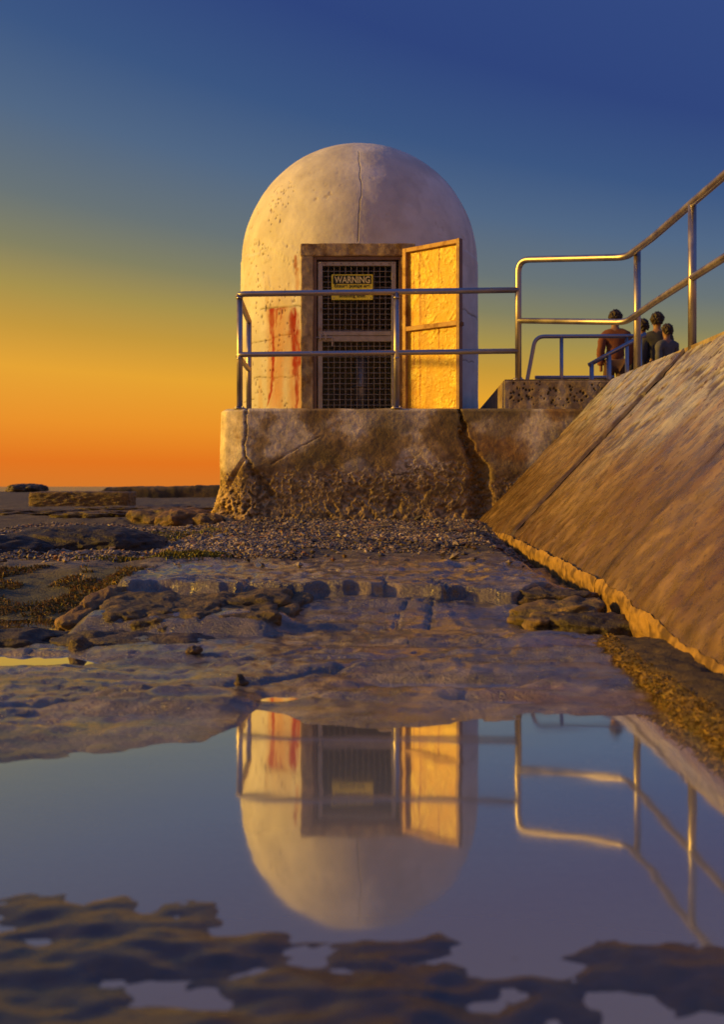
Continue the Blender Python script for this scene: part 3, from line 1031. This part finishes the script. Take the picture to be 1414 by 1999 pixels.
prof_z = np.linspace(PT - .01, ZSP, 175)
lat = np.linspace(0, math.pi / 2, 190)[1:]
pr_r = np.r_[np.full(175, RD), RD * np.cos(lat)]
pr_z = np.r_[prof_z, ZSP + RD * np.sin(lat)]
tt = np.concatenate([np.linspace(-math.pi, -1.75, 60, endpoint=False), np.linspace(-1.75, -1.05, 70, endpoint=False), np.linspace(-1.05, -.44, 170, endpoint=False), np.linspace(-.44, -.06, 40, endpoint=False), np.linspace(-.06, .05, 44, endpoint=False), np.linspace(.05, 1.75, 190, endpoint=False), np.linspace(1.75, math.pi, 60, endpoint=False)])
T, RR = np.meshgrid(tt, pr_r)
_, ZZ = np.meshgrid(tt, pr_z)
isd = np.clip((ZZ - ZSP) / RD, 0, 1)
nX, nY = np.sin(T) * np.sqrt(1 - isd ** 2), -np.cos(T) * np.sqrt(1 - isd ** 2)
WX, WY = XC + RR * np.sin(T), YC - RR * np.cos(T)
big = fbm(WX * .9, WY * .9, ZZ * .9, o=3, s=171)
med = fbm(WX * 4, WY * 4, ZZ * 4, o=4, s=172)
fin = fbm(WX * 22, WY * 22, ZZ * 22, o=3, s=173)
dsp = .006 * big + .003 * med + .0012 * fin
lw = np.exp(-((T + .85) / .5) ** 2)
pitn = vn(WX * 34, WY * 34, ZZ * 34, s=175)
pitm = ss(.0, .3, fbm(WX * 3, WY * 3, ZZ * 3, o=2, s=176) + .25 * lw - .1)
pit = ss(.52, .75, pitn) * pitm * ss(4.3, 3.7, ZZ) * (.25 + .75 * lw)
dsp -= .010 * pit
rel = fbm(WX * 9, WY * 9, ZZ * 9, o=3, s=178)
dsp += .006 * ss(0, .4, rel) * lw * ss(3.5, 3.2, ZZ) * ss(2.55, 2.7, ZZ)
seamz = 3.27 + .02 * vn(T * 5, T * 0, s=180) - .03 * np.exp(-((T + .9) / .2) ** 2)
side = ss(.75, 1.0, np.abs(T))
dsp += .010 * ss(.012, -.012, ZZ - seamz) * side
crack = np.zeros_like(T)
wobc = .012 * vn(T * 14, ZZ * 9, s=182)


def dcrack(pts, w, dep=.012):
    global dsp, crack
    dd, _ = seg_dist(T + wobc, ZZ + wobc * 1.4, pts)
    k = np.exp(-(dd / w) ** 2)
    dsp = dsp - dep * k
    crack = np.maximum(crack, k)


dcrack([(-.018, 4.36), (.004, 4.02), (.01, 3.85), (.006, 3.64), (-.008, 3.52), (-.02, 3.22)], .0032, .012)
dcrack([(-.893, 2.585), (-.7, 2.565), (-.44, 2.545)], .006)
dcrack([(-1.07, 2.215), (-.79, 2.22), (-.62, 2.25), (-.5, 2.26)], .005, .008)
dcrack([(-.97, 1.82), (-.7, 1.8), (-.46, 1.79)], .005, .006)
dcrack([(.75, 2.585), (1.0, 2.6), (1.35, 2.56)], .007)
dcrack([(.85, 2.0), (1.2, 2.04)], .005, .006)
dcrack([(-1.25, 1.56), (-1.0, 1.57)], .005, .006)
DX, DY, DZ = WX + nX * dsp, WY + nY * dsp, ZZ + isd * dsp
dc = np.zeros(T.shape + (3,)) + np.array([.72, .735, .745])
dc = mixc(dc, [.60, .60, .60], ss(-.1, .6, big + .4 * med))
dc = mixc(dc, [.78, .79, .80], ss(.1, .5, fbm(WX * 2.2, WY * 2.2, ZZ * .7, o=3, s=184)) * .6)
dc = mixc(dc, [.56, .42, .25], ss(.0, .5, fbm(T * 9, ZZ * .9, o=3, s=185)) * ss(3.3, 2.4, ZZ) * lw * .6)
dc = mixc(dc, [.28, .22, .15], np.clip(pit * 1.0, 0, 1) * .8)
dc = mixc(dc, [.55, .54, .53], ss(.25, .55, fbm(WX * 3.3 + 5, WY * 3.3, ZZ * 2.2, o=3, s=186)) * .45)
dc = mixc(dc, [.10, .075, .05], crack * .85)
# rust
rst = .72 + .5 * fbm(T * 60, ZZ * 9, o=3, s=190)
rw = .007 * vn(T * 30, ZZ * 26, s=188) + .008 * vn(T * 3, ZZ * 6, s=189)


def streak(pts, widths, a=1.0, c=(.33, .008, .002)):
    global dc
    tq = np.interp(ZZ, [p[1] for p in pts][::-1], [p[0] for p in pts][::-1])
    wq = np.interp(ZZ, [p[1] for p in pts][::-1], widths[::-1])
    inz = ss(pts[-1][1] - .02, pts[-1][1] + .03, ZZ) * ss(pts[0][1] + .012, pts[0][1] - .006, ZZ)
    k = np.exp(-(np.abs(T + rw - tq) / np.maximum(wq * 1.35, .004)) ** 4) * inz * a * np.clip(rst + .25, .45, 1)
    dc = mixc(dc, c, np.clip(k, 0, 1))


orange = (.55, .22, .05)
streak([(-.69, 2.56), (-.70, 2.2), (-.70, 1.45)], [.09, .08, .05], .55, orange)
streak([(-.51, 2.3), (-.49, 1.9), (-.49, 1.42)], [.07, .06, .05], .6, orange)
streak([(-.76, 2.57), (-.757, 2.45), (-.74, 2.25), (-.736, 1.8), (-.757, 1.64), (-.81, 1.48)], [.022, .028, .013, .013, .012, .007], 1.0)
streak([(-.70, 2.565), (-.70, 2.535)], [.075, .06], .9)
streak([(-.70, 2.55), (-.70, 2.35)], [.012, .004], .7)
streak([(-.65, 2.55), (-.65, 2.42)], [.010, .004], .6)
streak([(-.525, 2.55), (-.526, 2.46), (-.524, 2.3), (-.516, 2.12), (-.508, 1.80)], [.012, .036, .034, .024, .018], 1.0)
streak([(-.498, 1.95), (-.496, 1.7), (-.50, 1.40)], [.016, .010, .007], .95)
streak([(-.478, 2.15), (-.478, 1.9), (-.485, 1.5)], [.006, .008, .003], .8)
streak([(-.512, 3.12), (-.51, 3.03), (-.502, 2.90)], [.006, .016, .003], .85, (.34, .06, .01))
streak([(-.5, 2.98), (-.5, 2.7)], [.02, .01], .5, orange)
cm = lambda A: .25 * (A[:-1, :] + A[1:, :])
cT = np.concatenate([T, T[:, :1] + 2 * math.pi], 1)
fx = WX - XC
fxc = .25 * (fx + np.roll(fx, -1, 1))[:-1] + .25 * (fx + np.roll(fx, -1, 1))[1:]
fzc = .5 * (ZZ[:-1] + ZZ[1:])
fyc = WY[:-1]
keep = ~((fxc > -.50 - 0) & (fxc < .46) & (fzc < 3.09) & (fyc < YC))
dome_me = grid_mesh('dome_wall', np.stack([DX - XC, DY - YC, DZ - PT], -1), {'Col': dc}, keep=keep, wrap=True)
link('dome_wall', dome_me, M['dome'], ph)
inn = MB()
inn.add([loc((-1.4, 11.2, PT + .004)), loc((1.3, 11.2, PT + .004)), loc((1.3, 13.8, PT + .004)), loc((-1.4, 13.8, PT + .004))], [(0, 1, 2, 3)])
inn.build('floor', M['darksteel'], ph)


def rough_bar(name, lo, hi, m, parent, amp=.006, seed=0, step=.02, bev=.012, sub=None):
    """a worn bar: a box cut fine, its edges knocked and its faces uneven"""
    bm = bmesh.new()
    bmesh.ops.create_cube(bm, size=1)
    d = [hi[i] - lo[i] for i in range(3)]
    for v in bm.verts:
        v.co = Vector([(lo[i] + hi[i]) / 2 + v.co[i] * d[i] for i in range(3)])
    bmesh.ops.bevel(bm, geom=bm.edges[:], offset=bev, segments=2, affect='EDGES', profile=.6)
    for ax in range(3):
        n = int(d[ax] / step)
        for k in range(1, n):
            co = Vector((0, 0, 0))
            co[ax] = lo[ax] + d[ax] * k / n
            no = Vector((0, 0, 0))
            no[ax] = 1
            if d[ax] > .1:
                bmesh.ops.bisect_plane(bm, geom=bm.verts[:] + bm.edges[:] + bm.faces[:], plane_co=co, plane_no=no)
    me = bpy.data.meshes.new(name)
    bm.to_mesh(me)
    bm.free()
    V = np.zeros(len(me.vertices) * 3)
    me.vertices.foreach_get('co', V)
    V = V.reshape(-1, 3)
    c0 = np.array([(lo[i] + hi[i]) / 2 for i in range(3)])
    n = fbm(V[:, 0] * 9 + seed, V[:, 1] * 9, V[:, 2] * 9, o=4, s=seed + 200)
    n2_ = fbm(V[:, 0] * 9 + seed, V[:, 1] * 9 + 40, V[:, 2] * 9, o=4, s=seed + 300)
    dv = V - c0
    V = V + np.sign(dv) * np.stack([n, n2_, n], -1) * amp
    me.vertices.foreach_set('co', V.ravel())
    me.update()
    return link(name, me, m, parent)


FY = 11.045
sur = rough_bar('lintel', loc((-.665, FY, 3.07)), loc((.578, 11.55, 3.205)), M['frame_conc'], ph, .006, 1)
rough_bar('jamb', loc((-.662, FY + .003, PT)), loc((-.528, 11.6, 3.068)), M['frame_conc'], ph, .006, 2)
rough_bar('jamb', loc((.44, FY + .003, PT)), loc((.574, 11.6, 3.068)), M['frame_conc'], ph, .006, 3)
# steel lining of the opening
dfm = MB()
dfm.box(loc((-.526, 11.065, PT)), loc((-.49, 11.22, 3.066)))
dfm.box(loc((.40, 11.065, PT)), loc((.438, 11.22, 3.066)))
dfm.box(loc((-.49, 11.065, 3.03)), loc((.40, 11.22, 3.066)))
dfm.build('door_lining', M['darksteel'], ph, bevel=.003)

# mesh gate
GYp = 11.105
gate = empty('mesh_gate')
gate.parent = ph
gate.location = loc((0, GYp, PT))


def gb(x0, x1, z0, z1, name='gate_frame', y0=-.02, y1=.02, m='galv', bev=.004):
    b = MB()
    b.box((x0, y0, z0 - PT), (x1, y1, z1 - PT))
    return b.build(name, M[m], gate, bevel=bev)


gb(-.478, -.428, PT + .015, 3.015)
gb(.318, .368, PT + .015, 3.015)
gb(-.427, .317, 2.968, 3.015)
gb(-.427, .317, PT + .015, PT + .06)
gb(-.427, .317, 2.215, 2.262, 'gate_crossbar')
gb(-.427, .317, 2.150, 2.213, 'rusty_plate', -.012, .012, 'galv')
wires = MB()
wr = .0032
nv = 12
for k in range(1, nv):
    x = -.427 + .744 * k / nv
    wires.tube([(x, .004, .06), (x, .004, 1.65)], wr, 6, False)
for k in range(1, 27):
    z = .06 + 1.565 * k / 27
    wires.tube([(-.427, -.004, z), (.317, -.004, z)], wr, 6, False)
wires.build('wire_mesh', M['galv'], gate, smooth=True)
lt = MB()
lt.tube([(-.50, -.035, 2.19 - PT), (-.34, -.035, 2.19 - PT), (-.325, -.035, 2.185 - PT), (-.322, -.035, 2.17 - PT), (-.322, -.035, 2.10 - PT)], .009, 10)
lt.box((-.40, -.05, 2.165 - PT), (-.385, -.02, 2.225 - PT))
lt.box((-.46, -.05, 2.165 - PT), (-.445, -.02, 2.225 - PT))
lt.build('bolt_latch', M['galv'], gate, smooth=False)
for k in range(9):
    r = MB()
    x = -.40 + k * .087
    r.tube([(x, -.026, 2.992 - PT), (x, -.019, 2.992 - PT)], .006, 8)
    r.build('rivet', M['darksteel'], gate)
for k in range(12):
    r = MB()
    z = PT + .15 + k * .15
    r.tube([(.343, -.026, z - PT), (.343, -.019, z - PT)], .006, 8)
    r.build('rivet', M['darksteel'], gate)
# pump pipe inside
pi = empty('pump_pipe', (-.01, 11.75, PT + .005), label='grey vertical pump pipe standing in the dark behind the wire mesh gate', cat='pipe')
b = MB()
b.tube([(0, 0, 0), (0, 0, .72)], .075, 20)
b.build('pipe_body', M['pipe'], pi, smooth=True)
b = MB()
b.tube([(0, 0, .72), (0, 0, .76)], .105, 20)
b.build('flange', M['pipe'], pi, smooth=True)
b = MB()
b.tube([(0, 0, .36), (0, 0, .39)], .1, 20)
b.build('flange', M['pipe'], pi, smooth=True)

# warning sign on the gate
sg = empty('warning_sign', (-.106, GYp - .031, 2.735), label='yellow warning sign with dark header wired to the mesh gate', cat='sign')
b = MB()
b.box((-.223, -.003, -.137), (.223, .003, .137))
b.build('sign_panel', M['yellow'], sg, bevel=.001)
b = MB()
b.box((-.208, -.0055, .034), (.208, -.0032, .126))
b.build('sign_header', M['signdark'], sg)


def text(body, size, x, z, y, m, parent, off=0.0, width=None):
    cu = bpy.data.curves.new('lettering', 'FONT')
    cu.body = body
    cu.size = size
    cu.align_x = 'CENTER'
    cu.align_y = 'CENTER'
    cu.extrude = .0006
    cu.offset = off
    tmp = bpy.data.objects.new('lettering_curve', cu)
    col.objects.link(tmp)
    bpy.context.view_layer.update()
    dg = bpy.context.evaluated_depsgraph_get()
    me = bpy.data.meshes.new_from_object(tmp.evaluated_get(dg))
    bpy.data.objects.remove(tmp)
    V = np.zeros(len(me.vertices) * 3)
    me.vertices.foreach_get('co', V)
    V = V.reshape(-1, 3)
    if width:
        V[:, 0] *= width / (V[:, 0].max() - V[:, 0].min())
    V[:, 0] -= (V[:, 0].max() + V[:, 0].min()) / 2
    V[:, 1] -= (V[:, 1].max() + V[:, 1].min()) / 2
    me.vertices.foreach_set('co', V.ravel())
    me.materials.clear()
    o = link('lettering', me, m, parent)
    o.location = (x, y, z)
    o.rotation_euler = (R_(90), 0, 0)
    return o


text('WARNING', .098, 0, .080, -.0066, M['lettery'], sg, .0022, .385)
text('Ensure pumps are', .052, 0, .009, -.0040, M['letterk'], sg, .0014, .385)
text('finishing shift', .052, 0, -.098, -.0040, M['letterk'], sg, .0012, .285)
for x in (-.2, .2):
    b = MB()
    b.tube([(x, -.006, -.118), (x, .006, -.118)], .007, 8)
    b.build('screw', M['galv'], sg)

# the open steel door
HX, HY = .452, 11.03
OX, OY = 1.018, 10.56
DW = math.hypot(OX - HX, OY - HY)
ang = math.atan2(OY - HY, OX - HX)
door = empty('steel_door')
door.parent = ph
door.location = loc((HX, HY, PT + .02))
door.rotation_euler = (0, 0, ang)
DH = 3.135 - PT - .02
# local: x along the leaf, -y is the face seen from the camera side (left-facing inside)


def dpanel(name, z0, z1, seed):
    nx_, nz_ = 110, int((z1 - z0) / .008)
    A, B = np.meshgrid(np.linspace(.045, DW - .035, nx_), np.linspace(z0, z1, nz_))
    n = fbm(A * 6, B * 6, o=4, s=seed)
    nf = fbm(A * 40, B * 40, o=3, s=seed + 1)
    bright_mask = ss(.05, .35, n + .35 * nf + 1.0 * (A - .40))  # brighter, slightly raised patches, denser towards the outer edge
    d = .001 * nf + .0015 * bright_mask * (1 + nf)
    for gx_ in (.24, .37, .47, .57):
        d = d - .002 * np.exp(-((A - gx_) / .004) ** 2) * ss(z1 - .16, z1 - .05, B)
    P = np.stack([A, .012 - d, B], -1)
    c_ = np.zeros(A.shape + (3,)) + np.array([.74, .46, .03])
    c_ = mixc(c_, [.46, .2, .02], ss(-.2, .4, fbm(A * 12, B * 1.2, o=4, s=seed + 2)) * ss(.5, .15, A) * .8)
    c_ = mixc(c_, [.95, .74, .07], bright_mask * .7)
    c_ = mixc(c_, [.46, .28, .06], ss(.2, .6, nf) * bright_mask * .5)
    for sx_, w, top_, len_ in ((.205, .012, z1, .9), (.455, .010, z1, .45), (.13, .006, z1, .5)):
        k = np.exp(-((A + .006 * vn(B * 8, B * 0, s=seed + 7) - sx_) / w) ** 2) * ss(top_ - len_, top_ - len_ + .2, B)
        c_ = mixc(c_, [.30, .045, .008], k * .85)
    me = grid_mesh(name, P, {'Col': c_})
    return link(name, me, M['doorpaint'], door)


MZ = 2.255 - PT
dpanel('upper_panel', MZ + .02, DH - .045, 221)
dpanel('lower_panel', .035, MZ - .03, 231)
b = MB()
b.box((.02, .020, .012), (DW - .01, .026, DH - .012))
b.build('back_sheet', M['galv'], door)


def dbar(x0, x1, z0, z1, y0=-.03, y1=.018, name='door_frame', m='doorframe'):
    b = MB()
    b.box((x0, y0, z0), (x1, y1, z1))
    return b.build(name, M[m], door, bevel=.003)


M['doorframe'] = mat('door_angle', (.45, .28, .12), .55, .1, var=.3, nscale=14, bump=.2, bscale=80, c2=(.22, .09, .03), c2scale=8)
M['dooredge'] = mat('door_edge', (.22, .13, .10), .5, .2, var=.25, nscale=14, bump=.2, bscale=80)
dbar(0, .045, 0, DH)
dbar(.046, DW - .034, DH - .045, DH, -.028)
dbar(.046, DW - .034, 0, .034, -.028)
dbar(.046, DW - .034, MZ - .03, MZ + .018, -.028, name='door_crossbar')
dbar(DW - .033, DW + .006, -.003, DH + .003, -.034, .028, name='door_edge_angle', m='dooredge')
b = MB()
b.box((DW + .004, -.005, MZ - .04), (DW + .03, .02, MZ + .0))
b.build('door_catch', M['darksteel'], door, bevel=.004)
for z in (.2, .9, DH - .2):
    b = MB()
    b.tube([(-.012, -.012, z), (-.012, -.012, z + .11)], .013, 12)
    b.build('hinge', M['darksteel'], door, smooth=True)

# ------------------------------------------------------------------ railings
RT = .029


def tube_obj(name, pts, parent, r=RT, m='steel', seg=18):
    b = MB()
    b.tube(pts, r, seg)
    return b.build(name, M[m], parent, smooth=True)


def foot(x, y, z, parent):
    b = MB()
    b.tube([(x, y, z), (x, y, z + .012)], .06, 18)
    b.build('base_plate', M['steel'], parent, smooth=True)
    for a in (0, 1.57, 3.14, 4.71):
        b = MB()
        b.tube([(x + .045 * math.cos(a + .8), y + .045 * math.sin(a + .8), z + .012), (x + .045 * math.cos(a + .8), y + .045 * math.sin(a + .8), z + .026)], .008, 6)
        b.build('bolt', M['steel'], parent)


r1 = empty('platform_railing', (0, 0, 0), label='two-bar stainless railing along the platform edge in front of the dome', cat='railing')
lx, ly = -1.205, 10.06
rx, ry = 1.538, 10.06
bx_, by_ = -1.208, 10.93
zt2, zm2 = 2.345, 1.826
zt, zm = 2.47, 1.875
midp = lambda x: (x, ly + (ry - ly) * (x - lx) / (rx - lx))
tube_obj('top_rail', [(bx_, by_, zt2)] + bend((bx_, by_, zt2), (lx - .02, ly, zt), (rx, ry, zt + .04), .09) + [(rx, ry, zt + .04)], r1)
tube_obj('mid_rail', [(bx_, by_, zm2)] + bend((bx_, by_, zm2), (lx - .02, ly, zm), (rx, ry, zm + .036), .07) + [(rx, ry, zm + .036)], r1, r=.026)
for (x, y, zh) in ((lx, ly + .02, zt), (*midp(.34), zt + .022), (bx_, by_, zt2)):
    tube_obj('post', [(x, y, PT), (x, y, zh)], r1)
    foot(x, y, PT - .002, r1)

for (x, y) in ((lx, ly + .02), midp(.34)):
    for z in (zm, zt):
        tube_obj('weld_collar', [(x, y, z - .045), (x, y, z - .027)], r1, r=.033, seg=16)
r2 = empty('seawall_railing', (0, 0, 0), label='stainless handrail stepping up from the platform and along the seawall crest', cat='railing')
p0 = (1.538, 10.065)
zc = 2.808
zpl = PT + .284
corner = (2.375, 9.22, 2.645)
crz = 2.668


def cr(y, z):
    return (CRX + .02, y, z)


toprail = [(p0[0], p0[1], PT + .284), (p0[0], p0[1], 2.4)] + bend((p0[0], p0[1], 2.3), (p0[0], p0[1], zc), corner, .13) + \
    bend((p0[0], p0[1], zc), corner, cr(8.9, crz), .09) + [cr(8.6, crz), cr(7.56, crz + .005), cr(4, crz + .01), cr(-2.5, crz + .01)]
tube_obj('top_rail', toprail, r2, r=.031)
mc = (2.375, 9.22, 2.06)
midrail = [(p0[0], p0[1], 2.21)] + bend((p0[0], p0[1], 2.21), mc, cr(8.9, 2.11), .09) + [cr(8.6, 2.115), cr(7.56, 2.12), cr(4, 2.125), cr(-2.5, 2.125)]
tube_obj('mid_rail', midrail, r2, r=.028)
for y in (9.07, 7.56, 6.05, 4.54, 3.03, 1.5, 0, -1.5):
    x = CRX + .02
    tube_obj('post', [(x, y, CRZ - .1), (x, y, crz)], r2, r=.031)
foot(p0[0], p0[1] + .03, zpl - .002, r2)
# distant handrails of the steps
r3 = empty('step_handrail', (0, 0, 0), label='small stainless handrail beyond the kerb block, its end bent down', cat='railing')
Y3 = 13.2


def w3(px, py, Y=Y3):
    return ((px - 707) / 2000 * Y, Y, .58 + (950 - py) / 2000 * Y)


H0, H1, H2 = w3(1030, 742), w3(1046, 657), w3(1262, 656)
tube_obj('top_rail', [(H0[0] - .05, Y3, 1.6), H0] + bend(H0, H1, H2, .12) + [H2], r3, r=.026)
for q in (1097, 1225):
    x, y, z = w3(q, 657)
    tube_obj('post', [(x, y, 1.55), (x, y, z)], r3, r=.024)
q0, q1 = w3(1045, 737), w3(1200, 737)
tube_obj('bottom_rail', [q0, q1], r3, r=.024)
r4 = empty('ramp_handrail', (0, 0, 0), label='short sloping handrail with two posts beside the seawall crest', cat='railing')
Y4 = 12.4
s0, s1 = w3(1150, 713, Y4), w3(1262, 652, Y4)
tube_obj('top_rail', [s0, s1], r4, r=.027)
for q, t_ in ((1156, .05), (1190, .35), (1250, .9)):
    x = (q - 707) / 2000 * Y4
    z = s0[2] + (s1[2] - s0[2]) * (x - s0[0]) / (s1[0] - s0[0])
    tube_obj('post', [(x, Y4, 1.55), (x, Y4, z)], r4, r=.027)

# ------------------------------------------------------------------ people on the walkway
FOLDS = bpy.data.textures.new('folds', 'CLOUDS')
FOLDS.noise_scale = .09


def skin_obj(name, verts, edges, radii, m, parent, root=0, sub=2):
    me = bpy.data.meshes.new(name)
    me.from_pydata(verts, edges, [])
    o = link(name, me, m, parent)
    md = o.modifiers.new('skin', 'SKIN')
    md.use_smooth_shade = True
    me.skin_vertices  # layer is created with the modifier
    for i, r in enumerate(radii):
        rr_ = r if isinstance(r, tuple) else (r, r)
        me.skin_vertices[0].data[i].radius = rr_
    me.skin_vertices[0].data[root].use_root = True
    s = o.modifiers.new('sub', 'SUBSURF')
    s.levels = s.render_levels = sub
    if name != 'body':
        dm = o.modifiers.new('folds', 'DISPLACE')
        dm.texture = FOLDS
        dm.strength = .035
        dm.mid_level = .4
        dm.texture_coords = 'LOCAL'
    return o


def person(loc_, rz, h, top_c, leg_c, label, stride=.16, armsw=.12, hood=False, hairlen=.0):
    k = h / 1.72
    t = empty('person', loc_, rz, label=label, cat='person')
    # faces local -y; joints
    J = {'pel': (0, 0, .95), 'abd': (0, 0, 1.08), 'che': (0, -.01, 1.28), 'uch': (0, .0, 1.41), 'nek': (0, 0, 1.49), 'hdb': (0, -.015, 1.56), 'hdm': (0, -.01, 1.63), 'hdt': (0, 0, 1.70),
         'hipl': (.09, 0, .90), 'knel': (.10, -stride * .6, .49), 'ankl': (.10, -stride * .55, .09), 'toel': (.11, -stride * .55 - .17, .04),
         'hipr': (-.09, 0, .90), 'kner': (-.10, stride * .35, .49), 'ankr': (-.10, stride * 1.1, .11), 'toer': (-.11, stride * 1.1 - .16, .04),
         'shl': (.175, 0, 1.375), 'ell': (.23, armsw * .6, 1.13), 'wrl': (.22, armsw * .1, .89), 'hal': (.215, -.02, .80),
         'shr': (-.175, 0, 1.375), 'elr': (-.23, -armsw * .2, 1.13), 'wrr': (-.22, -armsw * 1.4, .91), 'har': (-.215, -armsw * 1.6, .82)}
    rad = {'pel': (.13, .10), 'abd': (.125, .095), 'che': (.145, .10), 'uch': (.105, .085), 'nek': .052, 'hdb': .07, 'hdm': (.082, .092), 'hdt': .06,
           'hipl': .085, 'knel': .058, 'ankl': .04, 'toel': .03, 'hipr': .085, 'kner': .058, 'ankr': .04, 'toer': .03,
           'shl': .055, 'ell': .042, 'wrl': .028, 'hal': .03, 'shr': .055, 'elr': .042, 'wrr': .028, 'har': .03}
    E = [('pel', 'abd'), ('abd', 'che'), ('che', 'uch'), ('uch', 'nek'), ('nek', 'hdb'), ('hdb', 'hdm'), ('hdm', 'hdt'),
         ('pel', 'hipl'), ('hipl', 'knel'), ('knel', 'ankl'), ('ankl', 'toel'), ('pel', 'hipr'), ('hipr', 'kner'), ('kner', 'ankr'), ('ankr', 'toer'),
         ('uch', 'shl'), ('shl', 'ell'), ('ell', 'wrl'), ('wrl', 'hal'), ('uch', 'shr'), ('shr', 'elr'), ('elr', 'wrr'), ('wrr', 'har')]

    def sub_(name, keys, m, grow):
        ks = [q for q in J if q in keys]
        ix = {q: i for i, q in enumerate(ks)}
        vv = [tuple(c * k for c in J[q]) for q in ks]
        ee = [(ix[a], ix[b]) for a, b in E if a in ix and b in ix]
        rr_ = []
        for q in ks:
            r = rad[q]
            r = r if isinstance(r, tuple) else (r, r)
            rr_.append(tuple((c + grow) * k for c in r))
        return skin_obj(name, vv, ee, rr_, m, t, 0)

    sub_('body', set(J), M['skin'], 0)
    sub_('jacket', {'pel', 'abd', 'che', 'uch', 'nek', 'shl', 'ell', 'wrl', 'shr', 'elr', 'wrr'}, top_c, .022)
    sub_('trousers', {'pel', 'hipl', 'knel', 'ankl', 'hipr', 'kner', 'ankr'}, leg_c, .016)
    V, Fq = ICO[5]
    for nm_, msk, sc, ctr, m_ in (('hair', (V[:, 2] > -.15 - .5 * (V[:, 1] > .1)) & ~((V[:, 1] < -.35) & (V[:, 2] < .45)), (.098, .112, .118), (0, .004, 1.645), M['hair']),):
        idx = np.where(msk)[0]
        mp_ = -np.ones(len(V), int)
        mp_[idx] = np.arange(len(idx))
        ff = mp_[Fq]
        ff = ff[(ff >= 0).all(1)]
        W = V[idx] * (1.06 + .14 * fbm(V[idx, 0] * 5, V[idx, 1] * 5, V[idx, 2] * 5, o=2, s=9)[:, None]) * np.array(sc) + np.array(ctr)
        link(nm_, np_mesh(nm_, W * k, ff), m_, t)
    fc = MB()
    fc.add([(-.014 * k, -.098 * k, 1.585 * k), (.014 * k, -.098 * k, 1.585 * k), (0, -.122 * k, 1.59 * k), (0, -.098 * k, 1.632 * k)], [(0, 1, 2), (1, 3, 2), (3, 0, 2)])
    fc.build('nose', M['skin'], t, smooth=True)
    return t


def wx(px, Y):
    return (px - 707) / 2000 * Y


person((wx(1202, 16.4), 16.4, 1.60), R_(172), 1.76, cloth('jacket_rust', (.17, .06, .03)), cloth('trousers_brown', (.09, .05, .04)),
       'person in rust brown jacket walking beyond the handrail, farthest left of the group', .10)
person((wx(1255, 16.9), 16.9, 1.60), R_(195), 1.70, cloth('jacket_charcoal', (.06, .065, .07)), cloth('trousers_navy', (.02, .025, .05)),
       'person in charcoal jacket standing just right of the tall railing post', .05, .05)
person((wx(1284, 16.6), 16.6, 1.60), R_(165), 1.76, cloth('jacket_dark', (.045, .05, .062)), cloth('trousers_dark', (.05, .035, .03)),
       'person in dark jacket walking above the seawall crest, tallest on the right', .14)
person((wx(1303, 15.6), 15.6, 1.60), R_(200), 1.42, cloth('jacket_grey', (.10, .11, .13)), cloth('trousers_grey', (.06, .05, .045)),
       'short person in grey top at the right end of the walking group', .08)
